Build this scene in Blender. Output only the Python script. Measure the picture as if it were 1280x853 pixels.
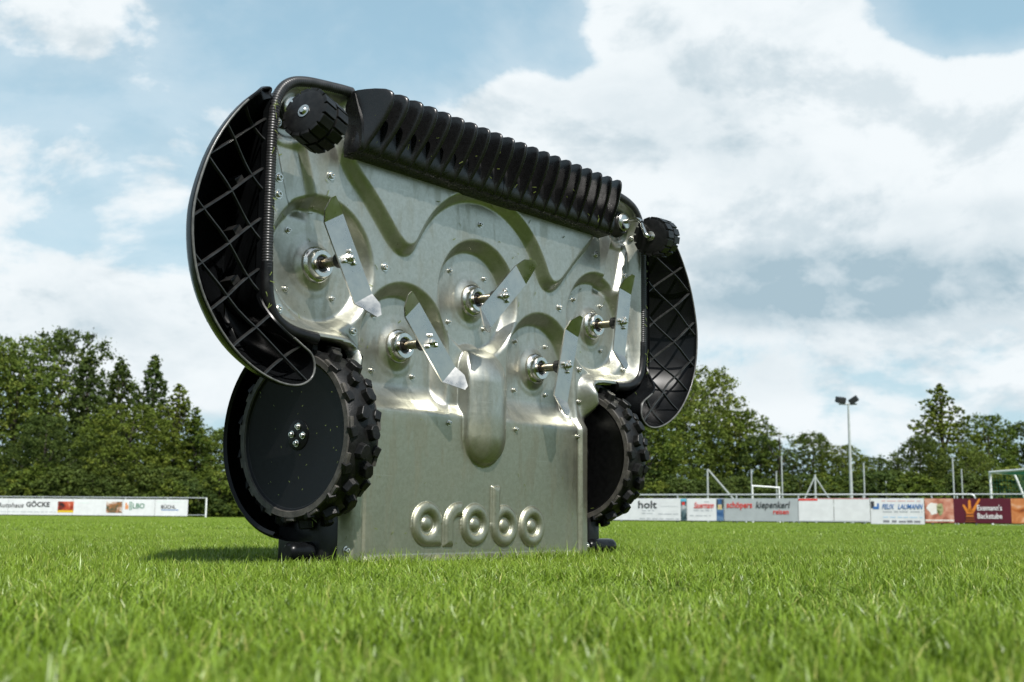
import bpy, bmesh, math, random
import numpy as np
from mathutils import Vector, Matrix

scene = bpy.context.scene
for o in list(bpy.data.objects):
    bpy.data.objects.remove(o)
COL = scene.collection
R_ = math.radians

# ------------------------------------------------------------------ camera
CAM_H = 0.12
PITCH = math.atan((648.5 - 426.5) / 1480.0)
ROLL = R_(0.5)
cam_d = bpy.data.cameras.new("camera")
cam = bpy.data.objects.new("camera", cam_d)
COL.objects.link(cam)
fw = Vector((0, math.cos(PITCH), math.sin(PITCH)))
r0 = Vector((1, 0, 0)); u0 = Vector((0, -math.sin(PITCH), math.cos(PITCH)))
rr = r0 * math.cos(ROLL) + u0 * math.sin(ROLL)
uu = -r0 * math.sin(ROLL) + u0 * math.cos(ROLL)
mw = Matrix(((rr.x, uu.x, -fw.x, 0), (rr.y, uu.y, -fw.y, 0), (rr.z, uu.z, -fw.z, CAM_H), (0, 0, 0, 1)))
cam.matrix_world = mw
cam_d.sensor_width = 36.0
cam_d.lens = 36.0 * 1480.0 / 1280.0
cam_d.clip_start = 0.02
cam_d.clip_end = 5000
cam_d.dof.use_dof = True
cam_d.dof.focus_distance = 2.95
cam_d.dof.aperture_fstop = 8.5
scene.camera = cam

# ------------------------------------------------------------------ sun and sky
SUN = Vector((0.441, -1.027, 1.33)).normalized()      # towards the sun
SUN_EL = math.asin(SUN.z)
sun_d = bpy.data.lights.new("sun", 'SUN')
sun_d.energy = 4.2
sun_d.angle = R_(0.55)
sun_d.color = (1.0, 0.968, 0.92)
sun = bpy.data.objects.new("sun", sun_d)
COL.objects.link(sun)
sun.rotation_euler = (-SUN).to_track_quat('-Z', 'Y').to_euler()

scene.view_settings.view_transform = 'Standard'
scene.view_settings.look = 'None'
scene.view_settings.gamma = 1.0
scene.view_settings.use_curve_mapping = False
scene.view_settings.exposure = 0.5
scene.render.engine = 'CYCLES'
scene.cycles.max_bounces = 8
scene.cycles.transparent_max_bounces = 12


class NT:
    """small helper to write node trees"""
    def __init__(self, tree):
        self.t = tree
    def n(self, typ, **kw):
        nd = self.t.nodes.new(typ)
        for k, v in kw.items():
            setattr(nd, k, v)
        return nd
    def l(self, a, b):
        self.t.links.new(a, b)
    def put(self, sock, v):
        if isinstance(v, bpy.types.NodeSocket):
            self.l(v, sock)
        else:
            sock.default_value = v
    def math(self, op, a, b=None, c=None, clamp=False):
        nd = self.n('ShaderNodeMath', operation=op)
        nd.use_clamp = clamp
        self.put(nd.inputs[0], a)
        if b is not None: self.put(nd.inputs[1], b)
        if c is not None: self.put(nd.inputs[2], c)
        return nd.outputs[0]
    def smooth(self, x, a, b, lo=0.0, hi=1.0):
        nd = self.n('ShaderNodeMapRange', interpolation_type='SMOOTHSTEP')
        self.put(nd.inputs[0], x)
        nd.inputs[1].default_value = a; nd.inputs[2].default_value = b
        nd.inputs[3].default_value = lo; nd.inputs[4].default_value = hi
        return nd.outputs[0]
    def noise(self, vec, scale, detail=5.0, rough=0.55, dist=0.0):
        nd = self.n('ShaderNodeTexNoise')
        if vec is not None: self.l(vec, nd.inputs['Vector'])
        nd.inputs['Scale'].default_value = scale
        nd.inputs['Detail'].default_value = detail
        nd.inputs['Roughness'].default_value = rough
        nd.inputs['Distortion'].default_value = dist
        return nd.outputs['Fac']
    def mix(self, f, a, b, typ='MIX'):
        nd = self.n('ShaderNodeMix', data_type='RGBA', blend_type=typ)
        self.put(nd.inputs[0], f)
        self.put(nd.inputs[6], a if isinstance(a, bpy.types.NodeSocket) else (*a, 1.0))
        self.put(nd.inputs[7], b if isinstance(b, bpy.types.NodeSocket) else (*b, 1.0))
        return nd.outputs[2]


def build_world():
    wd = bpy.data.worlds.new("World")
    scene.world = wd
    wd.use_nodes = True
    t = NT(wd.node_tree)
    wd.node_tree.nodes.clear()
    out = t.n('ShaderNodeOutputWorld')
    bg = t.n('ShaderNodeBackground')
    bg.inputs['Strength'].default_value = 0.1
    t.l(bg.outputs[0], out.inputs[0])
    sky = t.n('ShaderNodeTexSky', sky_type='NISHITA')
    sky.sun_disc = False
    sky.sun_elevation = SUN_EL
    sky.sun_rotation = math.atan2(SUN.x, SUN.y)
    sky.air_density = 1.0; sky.dust_density = 1.2; sky.ozone_density = 1.0
    tc = t.n('ShaderNodeTexCoord')
    sep = t.n('ShaderNodeSeparateXYZ'); t.l(tc.outputs['Generated'], sep.inputs[0])
    x, y, z = sep.outputs
    az = t.math('ARCTAN2', x, y)
    el = t.math('ARCSINE', z)
    comb = t.n('ShaderNodeCombineXYZ')
    t.l(az, comb.inputs[0]); t.l(el, comb.inputs[1])
    # clouds are flatter towards the horizon
    sc = t.n('ShaderNodeVectorMath', operation='MULTIPLY'); t.l(comb.outputs[0], sc.inputs[0]); sc.inputs[1].default_value = (1.0, 1.55, 1.0)
    v = sc.outputs[0]
    n1 = t.noise(v, 5.2, 10.0, 0.60, 0.25)
    n2 = t.noise(v, 17.0, 7.0, 0.6, 0.3)
    dens = t.math('ADD', t.math('MULTIPLY', n1, 0.78), t.math('MULTIPLY', n2, 0.22))
    def blob(px, py, rx, ry, amp, tot):
        sub = t.n('ShaderNodeVectorMath', operation='SUBTRACT'); t.l(comb.outputs[0], sub.inputs[0])
        sub.inputs[1].default_value = ((px - 640) / 1480, (648 - py) / 1480, 0)
        mul = t.n('ShaderNodeVectorMath', operation='MULTIPLY'); t.l(sub.outputs[0], mul.inputs[0])
        mul.inputs[1].default_value = (1480 / rx, 1480 / ry, 0)
        ln = t.n('ShaderNodeVectorMath', operation='LENGTH'); t.l(mul.outputs[0], ln.inputs[0])
        f = t.smooth(ln.outputs['Value'], 1.25, 0.35, 0.0, amp)
        return t.math('ADD', tot, f) if tot is not None else f
    d = dens
    # cloud banks and blue gaps of this sky
    for b in ((900, 70, 260, 130, 0.30), (1010, 260, 480, 170, 0.34), (640, 170, 190, 90, 0.22), (1180, 215, 230, 120, 0.22),
              (20, 60, 120, 100, 0.14), (150, 60, 90, 90, 0.06), (70, 260, 260, 80, 0.13), (190, 430, 200, 110, 0.26), (1080, 470, 420, 120, 0.16),
              (1200, 50, 150, 75, -0.26), (430, 50, 260, 130, -0.20), (300, 330, 240, 60, -0.06), (735, 100, 55, 40, -0.16), (880, 150, 60, 30, -0.14), (690, 40, 60, 90, -0.14), (1060, 140, 70, 50, -0.16), (450, 200, 160, 60, -0.06)):
        d = blob(*b, d)
    mask = t.smooth(d, 0.51, 0.66)
    veil = t.smooth(d, 0.25, 0.62, 0.0, 0.35)
    mask = t.math('MAXIMUM', mask, veil)
    # cloud shading: bright crowns, grey undersides
    offv = t.n('ShaderNodeVectorMath', operation='ADD'); t.l(v, offv.inputs[0]); offv.inputs[1].default_value = (0.012, 0.045, 0.0)
    n1b = t.noise(offv.outputs[0], 5.2, 10.0, 0.60, 0.25)
    relief = t.smooth(t.math('SUBTRACT', n1b, n1), -0.02, 0.13, 0.0, 0.40)
    n3 = t.noise(v, 7.0, 9.0, 0.60, 0.3)
    g = None
    for b in ((1120, 362, 300, 50, 0.95), (960, 392, 200, 34, 0.5), (1150, 295, 200, 30, 0.25), (820, 150, 150, 70, 0.30), (520, 420, 500, 60, 0.15), (960, 470, 150, 40, 0.25)):
        g = blob(*b, g)
    grey = t.math('ADD', t.math('MULTIPLY', g, t.smooth(n2, 0.30, 0.66, 0.45, 0.95)), t.smooth(n3, 0.44, 0.76, 0.0, 0.32))
    grey = t.math('MINIMUM', t.math('ADD', grey, relief), 0.95)
    ccol = t.mix(grey, (6.4, 6.8, 7.0), (2.7, 3.7, 4.3))
    # fine brightening of the thickest parts
    blue = t.mix(1.0, sky.outputs[0], (1.0, 1.0, 1.0), 'MULTIPLY')
    haze = t.mix(t.smooth(el, 0.9, 0.0, 0.35, 0.85), blue, (3.15, 4.95, 5.75))
    colr = t.mix(mask, haze, ccol)
    t.l(colr, bg.inputs['Color'])

build_world()

# ------------------------------------------------------------------ materials
MATS = {}
def mat(name, col, rough=0.5, metal=0.0, vary=0.0, vscale=20.0, bump=0.0, bscale=60.0, spec=0.5, rvary=0.0, coat=0.0, col2=None):
    if name in MATS: return MATS[name]
    m = bpy.data.materials.new(name); m.use_nodes = True
    t = NT(m.node_tree); b = m.node_tree.nodes['Principled BSDF']
    b.inputs['Roughness'].default_value = rough
    b.inputs['Metallic'].default_value = metal
    b.inputs['Specular IOR Level'].default_value = spec
    b.inputs['Coat Weight'].default_value = coat
    tc = t.n('ShaderNodeTexCoord'); v = tc.outputs['Object']
    if vary > 0 or col2:
        n = t.noise(v, vscale, 6, 0.6)
        f = t.smooth(n, 0.35, 0.68)
        c2 = col2 if col2 else tuple(min(1, c * (1 + vary)) for c in col)
        c1 = col if col2 else tuple(c * (1 - vary) for c in col)
        t.l(t.mix(f, c1, c2), b.inputs['Base Color'])
        if rvary:
            t.l(t.smooth(n, 0.3, 0.7, rough - rvary, rough + rvary), b.inputs['Roughness'])
    else:
        b.inputs['Base Color'].default_value = (*col, 1)
    if bump:
        bp = t.n('ShaderNodeBump'); bp.inputs['Strength'].default_value = bump; bp.inputs['Distance'].default_value = 0.002
        t.l(t.noise(v, bscale, 5, 0.6), bp.inputs['Height']); t.l(bp.outputs[0], b.inputs['Normal'])
    MATS[name] = m
    return m


def metal_deck_mat():
    m = bpy.data.materials.new('galvanised_steel'); m.use_nodes = True
    t = NT(m.node_tree); b = m.node_tree.nodes['Principled BSDF']
    tc = t.n('ShaderNodeTexCoord'); v = tc.outputs['Object']
    sp = t.noise(v, 85.0, 3, 0.6, 0.8)
    vo = t.n('ShaderNodeTexVoronoi'); t.l(v, vo.inputs['Vector']); vo.inputs['Scale'].default_value = 140.0
    st = t.noise(v, 6.5, 8, 0.65, 0.6)
    dirt = t.noise(v, 26.0, 8, 0.7, 0.2)
    base = t.mix(t.smooth(sp, 0.3, 0.7), (0.390, 0.390, 0.335), (0.460, 0.460, 0.408))
    base = t.mix(t.math('MULTIPLY', vo.outputs['Color'], 0.10), base, (0.58, 0.585, 0.54))
    base = t.mix(t.smooth(dirt, 0.56, 0.78, 0.0, 0.30), base, (0.26, 0.26, 0.20))
    # dried run-off stains and fine scratches
    mp = t.n('ShaderNodeMapping'); t.l(v, mp.inputs[0]); mp.inputs['Scale'].default_value = (14.0, 1.0, 3.2)
    run = t.noise(mp.outputs[0], 1.6, 7, 0.65, 0.5)
    base = t.mix(t.smooth(run, 0.52, 0.60, 0.0, 0.22), base, (0.30, 0.295, 0.235))
    mp2 = t.n('ShaderNodeMapping'); t.l(v, mp2.inputs[0]); mp2.inputs['Scale'].default_value = (9.0, 1.0, 260.0); mp2.inputs['Rotation'].default_value = (0, 0.5, 0)
    scr = t.noise(mp2.outputs[0], 1.0, 2, 0.5, 0.2)
    base = t.mix(t.smooth(scr, 0.66, 0.72, 0.0, 0.25), base, (0.66, 0.66, 0.62))
    # grass specks thrown up by the blades
    spk = t.n('ShaderNodeTexVoronoi'); t.l(v, spk.inputs['Vector']); spk.inputs['Scale'].default_value = 62.0
    s2 = t.math('MULTIPLY', t.smooth(spk.outputs['Distance'], 0.10, 0.05), t.smooth(dirt, 0.56, 0.62))
    base = t.mix(s2, base, (0.07, 0.075, 0.04))
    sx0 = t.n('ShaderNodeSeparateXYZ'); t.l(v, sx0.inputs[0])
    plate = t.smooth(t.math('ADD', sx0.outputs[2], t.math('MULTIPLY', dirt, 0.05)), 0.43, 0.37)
    base = t.mix(plate, base, t.mix(1.0, base, (0.80, 0.79, 0.68), 'MULTIPLY'))  # grass reflection painted into the lower plate's colour, darker and more olive
    t.l(base, b.inputs['Base Color'])
    met = t.math('SUBTRACT', 0.91, t.math('MULTIPLY', s2, 0.6))
    t.l(met, b.inputs['Metallic'])
    r = t.smooth(st, 0.3, 0.75, 0.30, 0.40)
    r = t.math('ADD', r, t.math('MULTIPLY', sp, 0.05))
    r = t.math('ADD', r, t.smooth(run, 0.50, 0.60, -0.03, 0.07))
    # the rear plate has a duller finish than the pressed deck
    sx = t.n('ShaderNodeSeparateXYZ'); t.l(v, sx.inputs[0])
    r = t.math('ADD', r, t.smooth(sx.outputs[2], 0.40, 0.34, 0.0, 0.05))
    t.l(r, b.inputs['Roughness'])
    bp = t.n('ShaderNodeBump'); bp.inputs['Strength'].default_value = 0.06; bp.inputs['Distance'].default_value = 0.002
    t.l(sp, bp.inputs['Height']); t.l(bp.outputs[0], b.inputs['Normal'])
    return m

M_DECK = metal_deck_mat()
M_STEEL = mat('brushed_steel', (0.62, 0.61, 0.57), 0.22, 1.0, 0.12, 60, 0.05, 200, rvary=0.08)
M_BLADE = mat('blade_steel', (0.50, 0.49, 0.46), 0.32, 1.0, 0.12, 18, 0.05, 160, rvary=0.10)
M_SHAFT = mat('shaft_steel', (0.42, 0.38, 0.31), 0.25, 1.0, 0.2, 60)
M_PLAST = mat('black_plastic', (0.007, 0.007, 0.0075), 0.36, 0, 0.35, 30, 0.12, 240, rvary=0.08, spec=0.30)
M_GLOSS = mat('glossy_black_plastic', (0.005, 0.0055, 0.006), 0.26, 0, 0.2, 20, spec=0.16)
M_RIB = mat('worn_black_plastic', (0.020, 0.020, 0.0195), 0.30, 0, 0.4, 40, 0.2, 200)
M_FIN = mat('moulded_rubber', (0.0068, 0.0069, 0.0072), 0.28, 0, 0.12, 90, 0.02, 420, rvary=0.03, spec=0.45)
M_TYRE = mat('tyre_rubber', (0.0085, 0.0085, 0.0083), 0.42, 0, 0.4, 50, 0.3, 260, spec=0.25)
M_DUST = mat('dusty_tyre_side', (0.055, 0.050, 0.043), 0.65, 0, 0.35, 40, 0.3, 200)
M_DISC = mat('wheel_disc_black', (0.0035, 0.0036, 0.0038), 0.34, 0, 0.3, 70, 0.06, 400, rvary=0.06, spec=0.14)
M_TRIM = mat('edge_trim_rubber', (0.020, 0.020, 0.021), 0.36, 0, 0.3, 60, 0.1, 300)
M_GREYCAP = mat('caster_mount_plastic', (0.018, 0.018, 0.018), 0.4, 0, 0.3, 50)

# ------------------------------------------------------------------ object helpers
def obj(name, me, m=None, parent=None, smooth=None):
    o = bpy.data.objects.new(name, me)
    COL.objects.link(o)
    if m is not None and len(me.materials) == 0:
        me.materials.append(m)
    if parent is not None:
        o.parent = parent
    if smooth is not None:
        for p in me.polygons: p.use_smooth = True
        if smooth < 180:
            try:
                me.set_sharp_from_angle(angle=R_(smooth))
            except Exception:
                pass
    return o

def mesh(name, vs, fs):
    me = bpy.data.meshes.new(name)
    me.from_pydata([tuple(map(float, v)) for v in vs], [], [tuple(f) for f in fs])
    me.update()
    return me

def npmesh(name, V, loops, starts, totals):
    me = bpy.data.meshes.new(name)
    me.vertices.add(len(V)); me.vertices.foreach_set('co', np.asarray(V, dtype=np.float32).ravel())
    me.loops.add(len(loops)); me.loops.foreach_set('vertex_index', np.asarray(loops, dtype=np.int32))
    me.polygons.add(len(starts)); me.polygons.foreach_set('loop_start', np.asarray(starts, dtype=np.int32))
    me.polygons.foreach_set('loop_total', np.asarray(totals, dtype=np.int32))
    me.update(calc_edges=True)
    return me

def quads(name, V, Q):
    Q = np.asarray(Q, dtype=np.int32)
    return npmesh(name, V, Q.ravel(), np.arange(len(Q)) * 4, np.full(len(Q), 4))

def tag(o, label=None, cat=None, group=None, kind=None):
    if label: o['label'] = label
    if cat: o['category'] = cat
    if group: o['group'] = group
    if kind: o['kind'] = kind
    return o

def empty(name, loc, rz=0.0):
    o = bpy.data.objects.new(name, None); COL.objects.link(o)
    o.location = loc; o.rotation_euler = (0, 0, rz); o.empty_display_size = 0.2
    return o

def boxes(name, lst, bevel=0.0):
    """several boxes (x0,x1,y0,y1,z0,z1) in one mesh"""
    bm = bmesh.new()
    for (x0, x1, y0, y1, z0, z1) in lst:
        r = bmesh.ops.create_cube(bm, size=1.0)
        bmesh.ops.transform(bm, matrix=Matrix.Translation(((x0 + x1) / 2, (y0 + y1) / 2, (z0 + z1) / 2)) @ Matrix.Diagonal((x1 - x0, y1 - y0, z1 - z0, 1)), verts=r['verts'])
    if bevel > 0:
        bmesh.ops.bevel(bm, geom=bm.edges[:], offset=bevel, segments=2, affect='EDGES', profile=0.6)
    me = bpy.data.meshes.new(name); bm.to_mesh(me); bm.free()
    return me

def tube(name, pts, rad, n=12, caps=True):
    """tube along points; rad is a number or a list"""
    pts = [Vector(p) for p in pts]
    rad = rad if isinstance(rad, (list, tuple)) else [rad] * len(pts)
    vs, fs = [], []
    ref = None
    for i, p in enumerate(pts):
        a = pts[max(0, i - 1)]; b = pts[min(len(pts) - 1, i + 1)]
        d = (b - a).normalized()
        if ref is None:
            ref = Vector((0, 0, 1)) if abs(d.z) < 0.9 else Vector((1, 0, 0))
        s = d.cross(ref).normalized(); up = s.cross(d).normalized(); ref = up
        for k in range(n):
            an = 2 * math.pi * k / n
            vs.append(p + (s * math.cos(an) + up * math.sin(an)) * rad[i])
    for i in range(len(pts) - 1):
        for k in range(n):
            fs.append((i * n + k, i * n + (k + 1) % n, (i + 1) * n + (k + 1) % n, (i + 1) * n + k))
    if caps:
        fs.append(tuple(range(n - 1, -1, -1)))
        fs.append(tuple((len(pts) - 1) * n + k for k in range(n)))
    return mesh(name, vs, fs)

def lathe(name, prof, axis='y', n=40, closed=False, caps=True):
    """prof = [(radius, along)], turned about the axis"""
    vs, fs = [], []
    for (r, a) in prof:
        for k in range(n):
            an = 2 * math.pi * k / n
            c, s = r * math.cos(an), r * math.sin(an)
            vs.append({'y': (c, a, s), 'x': (a, c, s), 'z': (c, s, a)}[axis])
    m = len(prof)
    for i in range(m - 1 + (1 if closed else 0)):
        j = (i + 1) % m
        for k in range(n):
            fs.append((i * n + k, i * n + (k + 1) % n, j * n + (k + 1) % n, j * n + k))
    if not closed and caps:
        if prof[0][0] > 1e-6: fs.append(tuple(range(n - 1, -1, -1)))
        if prof[-1][0] > 1e-6: fs.append(tuple((m - 1) * n + k for k in range(n)))
    me = mesh(name, vs, fs)
    bm = bmesh.new(); bm.from_mesh(me); bmesh.ops.remove_doubles(bm, verts=bm.verts[:], dist=1e-6)
    bmesh.ops.recalc_face_normals(bm, faces=bm.faces[:]); bm.to_mesh(me); bm.free()
    return me

def fixn(me):
    bm = bmesh.new(); bm.from_mesh(me); bmesh.ops.recalc_face_normals(bm, faces=bm.faces[:]); bm.to_mesh(me); bm.free()
    return me

def extrude_poly(name, pts2, axis_fn, t0, t1):
    """polygon pts2 [(a,b)] extruded from t0 to t1, axis_fn(a,b,t)->xyz"""
    n = len(pts2)
    vs = [axis_fn(a, b, t0) for a, b in pts2] + [axis_fn(a, b, t1) for a, b in pts2]
    fs = [tuple(range(n - 1, -1, -1)), tuple(range(n, 2 * n))]
    for i in range(n):
        j = (i + 1) % n
        fs.append((i, j, n + j, n + i))
    return fixn(mesh(name, vs, fs))

def text_mesh(body, size, bold=0.0, shear=0.0, spacing=1.0, align='LEFT'):
    cu = bpy.data.curves.new('lettering', 'FONT')
    cu.body = body; cu.size = size; cu.offset = bold; cu.shear = shear; cu.space_character = spacing
    cu.align_x = align; cu.resolution_u = 3; cu.extrude = 0.004
    o = bpy.data.objects.new('lettering', cu)
    COL.objects.link(o)
    dg = bpy.context.evaluated_depsgraph_get()
    me = bpy.data.meshes.new_from_object(o.evaluated_get(dg))
    bpy.data.objects.remove(o); bpy.data.curves.remove(cu)
    return me

def sstep(a, b, x):
    t = np.clip((x - a) / (b - a), 0, 1)
    return t * t * (3 - 2 * t)

def chaikin(P, it=2, closed=True):
    P = np.asarray(P, float)
    for _ in range(it):
        Q = np.roll(P, -1, 0) if closed else P[1:]
        A = P if closed else P[:-1]
        n = np.empty((2 * len(A), 2)); n[0::2] = A * .75 + Q * .25; n[1::2] = A * .25 + Q * .75
        if not closed: n = np.vstack([P[:1], n, P[-1:]])
        P = n
    return P

def poly_sdf(X, Y, P):
    """signed distance, positive inside"""
    P = np.asarray(P, float); N = len(P)
    d2 = np.full(X.shape, 1e9); ins = np.zeros(X.shape, bool)
    for i in range(N):
        ax, ay = P[i]; bx, by = P[(i + 1) % N]
        ex, ey = bx - ax, by - ay
        L = ex * ex + ey * ey + 1e-12
        t = np.clip(((X - ax) * ex + (Y - ay) * ey) / L, 0, 1)
        dx = X - (ax + t * ex); dy = Y - (ay + t * ey)
        d2 = np.minimum(d2, dx * dx + dy * dy)
        c = ((ay > Y) != (by > Y))
        with np.errstate(divide='ignore', invalid='ignore'):
            xi = (bx - ax) * (Y - ay) / (by - ay if by != ay else 1e-12) + ax
        ins ^= c & (X < xi)
    d = np.sqrt(d2)
    return np.where(ins, d, -d)

# ------------------------------------------------------------------ ground and grass
rng = np.random.default_rng(7)
def gz(x, y):
    r = np.hypot(x, y)
    f = np.exp(-(r / 40.0) ** 2)
    return f * (0.0045 * np.sin(x * 3.1 + 1.3) * np.cos(y * 2.3 + .4) + 0.006 * np.sin(x * 1.1 - y * .9 + 2.0) + 0.003 * np.sin(y * 6.1 + x * 2.2))

def ground_mat():
    m = bpy.data.materials.new('turf_soil'); m.use_nodes = True
    t = NT(m.node_tree); b = m.node_tree.nodes['Principled BSDF']
    tc = t.n('ShaderNodeTexCoord'); v = tc.outputs['Object']
    n = t.noise(v, 35.0, 6, 0.65); n2 = t.noise(v, 0.35, 4, 0.5)
    c = t.mix(t.smooth(n, .3, .7), (0.030, 0.050, 0.010), (0.075, 0.115, 0.022))
    c = t.mix(t.smooth(n2, .35, .7, 0, .5), c, (0.10, 0.13, 0.03))
    t.l(c, b.inputs['Base Color']); b.inputs['Roughness'].default_value = 0.9
    b.inputs['Specular IOR Level'].default_value = 0.1
    return m

def build_ground():
    def axis(lo, hi):
        a = np.concatenate([-np.geomspace(14, 1500, 26)[::-1], np.arange(-13.8, 13.81, 0.15), np.geomspace(14, 1500, 26)])
        return a
    xs = axis(0, 0); ys = axis(0, 0)
    X, Y = np.meshgrid(xs, ys)
    V = np.stack([X.ravel(), Y.ravel(), gz(X, Y).ravel()], 1)
    nx = len(xs); idx = np.arange(len(V)).reshape(X.shape)
    Q = np.stack([idx[:-1, :-1].ravel(), idx[:-1, 1:].ravel(), idx[1:, 1:].ravel(), idx[1:, :-1].ravel()], 1)
    o = obj('ground', quads('ground', V, Q), ground_mat(), smooth=180)
    tag(o, kind='structure')
build_ground()

def grass_mat():
    m = bpy.data.materials.new('grass_blades'); m.use_nodes = True
    t = NT(m.node_tree); nt = m.node_tree
    b = nt.nodes['Principled BSDF']; out = nt.nodes['Material Output']
    at = t.n('ShaderNodeAttribute', attribute_name='tint')
    sep = t.n('ShaderNodeSeparateColor'); t.l(at.outputs['Color'], sep.inputs[0])
    tc = t.n('ShaderNodeNewGeometry')
    big = t.noise(tc.outputs['Position'], 1.3, 4, 0.6)
    mid = t.noise(tc.outputs['Position'], 7.0, 3, 0.6)
    c = t.mix(sep.outputs[0], (0.015, 0.052, 0.003), (0.150, 0.255, 0.012))
    c = t.mix(t.smooth(big, .38, .66, 0, .35), c, (0.165, 0.240, 0.016))
    c = t.mix(t.smooth(mid, .5, .75, 0, .45), c, (0.028, 0.085, 0.006))
    c = t.mix(sep.outputs[1], c, (0.48, 0.44, 0.17))         # dry blades
    c = t.mix(t.math('MULTIPLY', sep.outputs[2], 0.62), c, (0.30, 0.420, 0.050))   # sunlit tips, painted lighter into the blade colour
    t.l(c, b.inputs['Base Color'])
    b.inputs['Roughness'].default_value = 0.38
    b.inputs['Specular IOR Level'].default_value = 0.4
    tr = t.n('ShaderNodeBsdfTranslucent')
    t.l(t.mix(1.0, c, (1.0, 1.05, 0.5), 'MULTIPLY'), tr.inputs['Color'])
    mx = t.n('ShaderNodeMixShader'); mx.inputs[0].default_value = 0.17
    t.l(b.outputs[0], mx.inputs[1]); t.l(tr.outputs[0], mx.inputs[2]); t.l(mx.outputs[0], out.inputs[0])
    return m
M_GRASS = grass_mat()

def grass_patch(name, size, count, h0, h1, wid, segs, seed, dry=0.035):
    r = np.random.default_rng(seed)
    N = count
    bx = r.uniform(-size / 2, size / 2, N); by = r.uniform(-size / 2, size / 2, N)
    H = r.uniform(h0, h1, N) * (1 + .24 * np.sin(bx * 62 + seed) * np.cos(by * 55 + 2 * seed) + .16 * np.sin((bx + by) * 120 + seed))
    tall = r.random(N) < 0.025; H = np.where(tall, H * 1.3, H)
    an = r.uniform(0, 2 * np.pi, N)                       # facing
    lean = np.abs(r.normal(0.0, 0.62, N)) + 0.05
    la = r.uniform(0, 2 * np.pi, N)
    W = wid * r.uniform(.65, 1.35, N)
    V = []; 
    nlev = segs + 1
    for k in range(nlev):
        s = k / segs
        off = H * lean * (s ** 1.9); zz = H * (s - 0.18 * lean * s * s)
        cx = bx + np.cos(la) * off; cy = by + np.sin(la) * off
        wk = W * (1 - s ** 2.2 * 0.86) * (0.75 + .25 * min(1, s * 3))
        px, py = np.cos(an) * wk / 2, np.sin(an) * wk / 2
        V.append(np.stack([cx - px, cy - py, zz], 1)); V.append(np.stack([cx + px, cy + py, zz], 1))
    V = np.stack(V, 1)                                     # N, 2*nlev, 3
    base = (np.arange(N) * 2 * nlev)[:, None]
    Q = []
    for k in range(segs):
        Q.append(np.stack([base[:, 0] + 2 * k, base[:, 0] + 2 * k + 1, base[:, 0] + 2 * k + 3, base[:, 0] + 2 * k + 2], 1))
    Q = np.concatenate(Q, 0)
    me = quads(name, V.reshape(-1, 3), Q)
    tint = np.zeros((N, 2 * nlev, 4), np.float32); tint[..., 3] = 1
    tint[..., 0] = r.random(N)[:, None]
    tint[..., 1] = ((r.random(N) < dry) * r.uniform(.4, 1, N))[:, None]
    for k in range(nlev):
        tint[:, 2 * k, 2] = tint[:, 2 * k + 1, 2] = (k / segs) ** 2
    a = me.color_attributes.new('tint', 'FLOAT_COLOR', 'POINT')
    a.data.foreach_set('color', tint.reshape(-1))
    me.materials.append(M_GRASS)
    for p in me.polygons: p.use_smooth = True
    return me

def scatter(name, patch_meshes, pts, rots, scales, idx, label):
    """one grass object: patches instanced on points with geometry nodes"""
    coll = bpy.data.collections.new(name + '_tufts')
    for i, me in enumerate(patch_meshes):
        coll.objects.link(bpy.data.objects.new('%s_tuft_%02d' % (name, i), me))
    me = bpy.data.meshes.new(name)
    n = len(pts)
    me.vertices.add(n); me.vertices.foreach_set('co', np.asarray(pts, np.float32).ravel())
    a = me.attributes.new('rot', 'FLOAT_VECTOR', 'POINT'); a.data.foreach_set('vector', np.asarray(rots, np.float32).ravel())
    a = me.attributes.new('scl', 'FLOAT_VECTOR', 'POINT'); a.data.foreach_set('vector', np.asarray(scales, np.float32).ravel())
    a = me.attributes.new('pick', 'INT', 'POINT'); a.data.foreach_set('value', np.asarray(idx, np.int32))
    o = obj(name, me)
    ng = bpy.data.node_groups.new(name + '_nodes', 'GeometryNodeTree')
    ng.interface.new_socket('Geometry', in_out='INPUT', socket_type='NodeSocketGeometry')
    ng.interface.new_socket('Geometry', in_out='OUTPUT', socket_type='NodeSocketGeometry')
    N = ng.nodes
    gi = N.new('NodeGroupInput'); go = N.new('NodeGroupOutput')
    ci = N.new('GeometryNodeCollectionInfo'); ci.inputs['Collection'].default_value = coll
    ci.inputs['Separate Children'].default_value = True; ci.inputs['Reset Children'].default_value = True
    ip = N.new('GeometryNodeInstanceOnPoints'); ip.inputs['Pick Instance'].default_value = True
    def attr(nm, ty):
        q = N.new('GeometryNodeInputNamedAttribute'); q.data_type = ty; q.inputs['Name'].default_value = nm
        return q.outputs['Attribute']
    L = ng.links.new
    L(gi.outputs[0], ip.inputs['Points']); L(ci.outputs[0], ip.inputs['Instance'])
    L(attr('pick', 'INT'), ip.inputs['Instance Index']); L(attr('scl', 'FLOAT_VECTOR'), ip.inputs['Scale'])
    e2r = N.new('FunctionNodeEulerToRotation'); L(attr('rot', 'FLOAT_VECTOR'), e2r.inputs[0]); L(e2r.outputs[0], ip.inputs['Rotation'])
    L(ip.outputs[0], go.inputs[0])
    md = o.modifiers.new('scatter', 'NODES'); md.node_group = ng
    tag(o, label, 'grass', kind='stuff')
    return o

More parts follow.
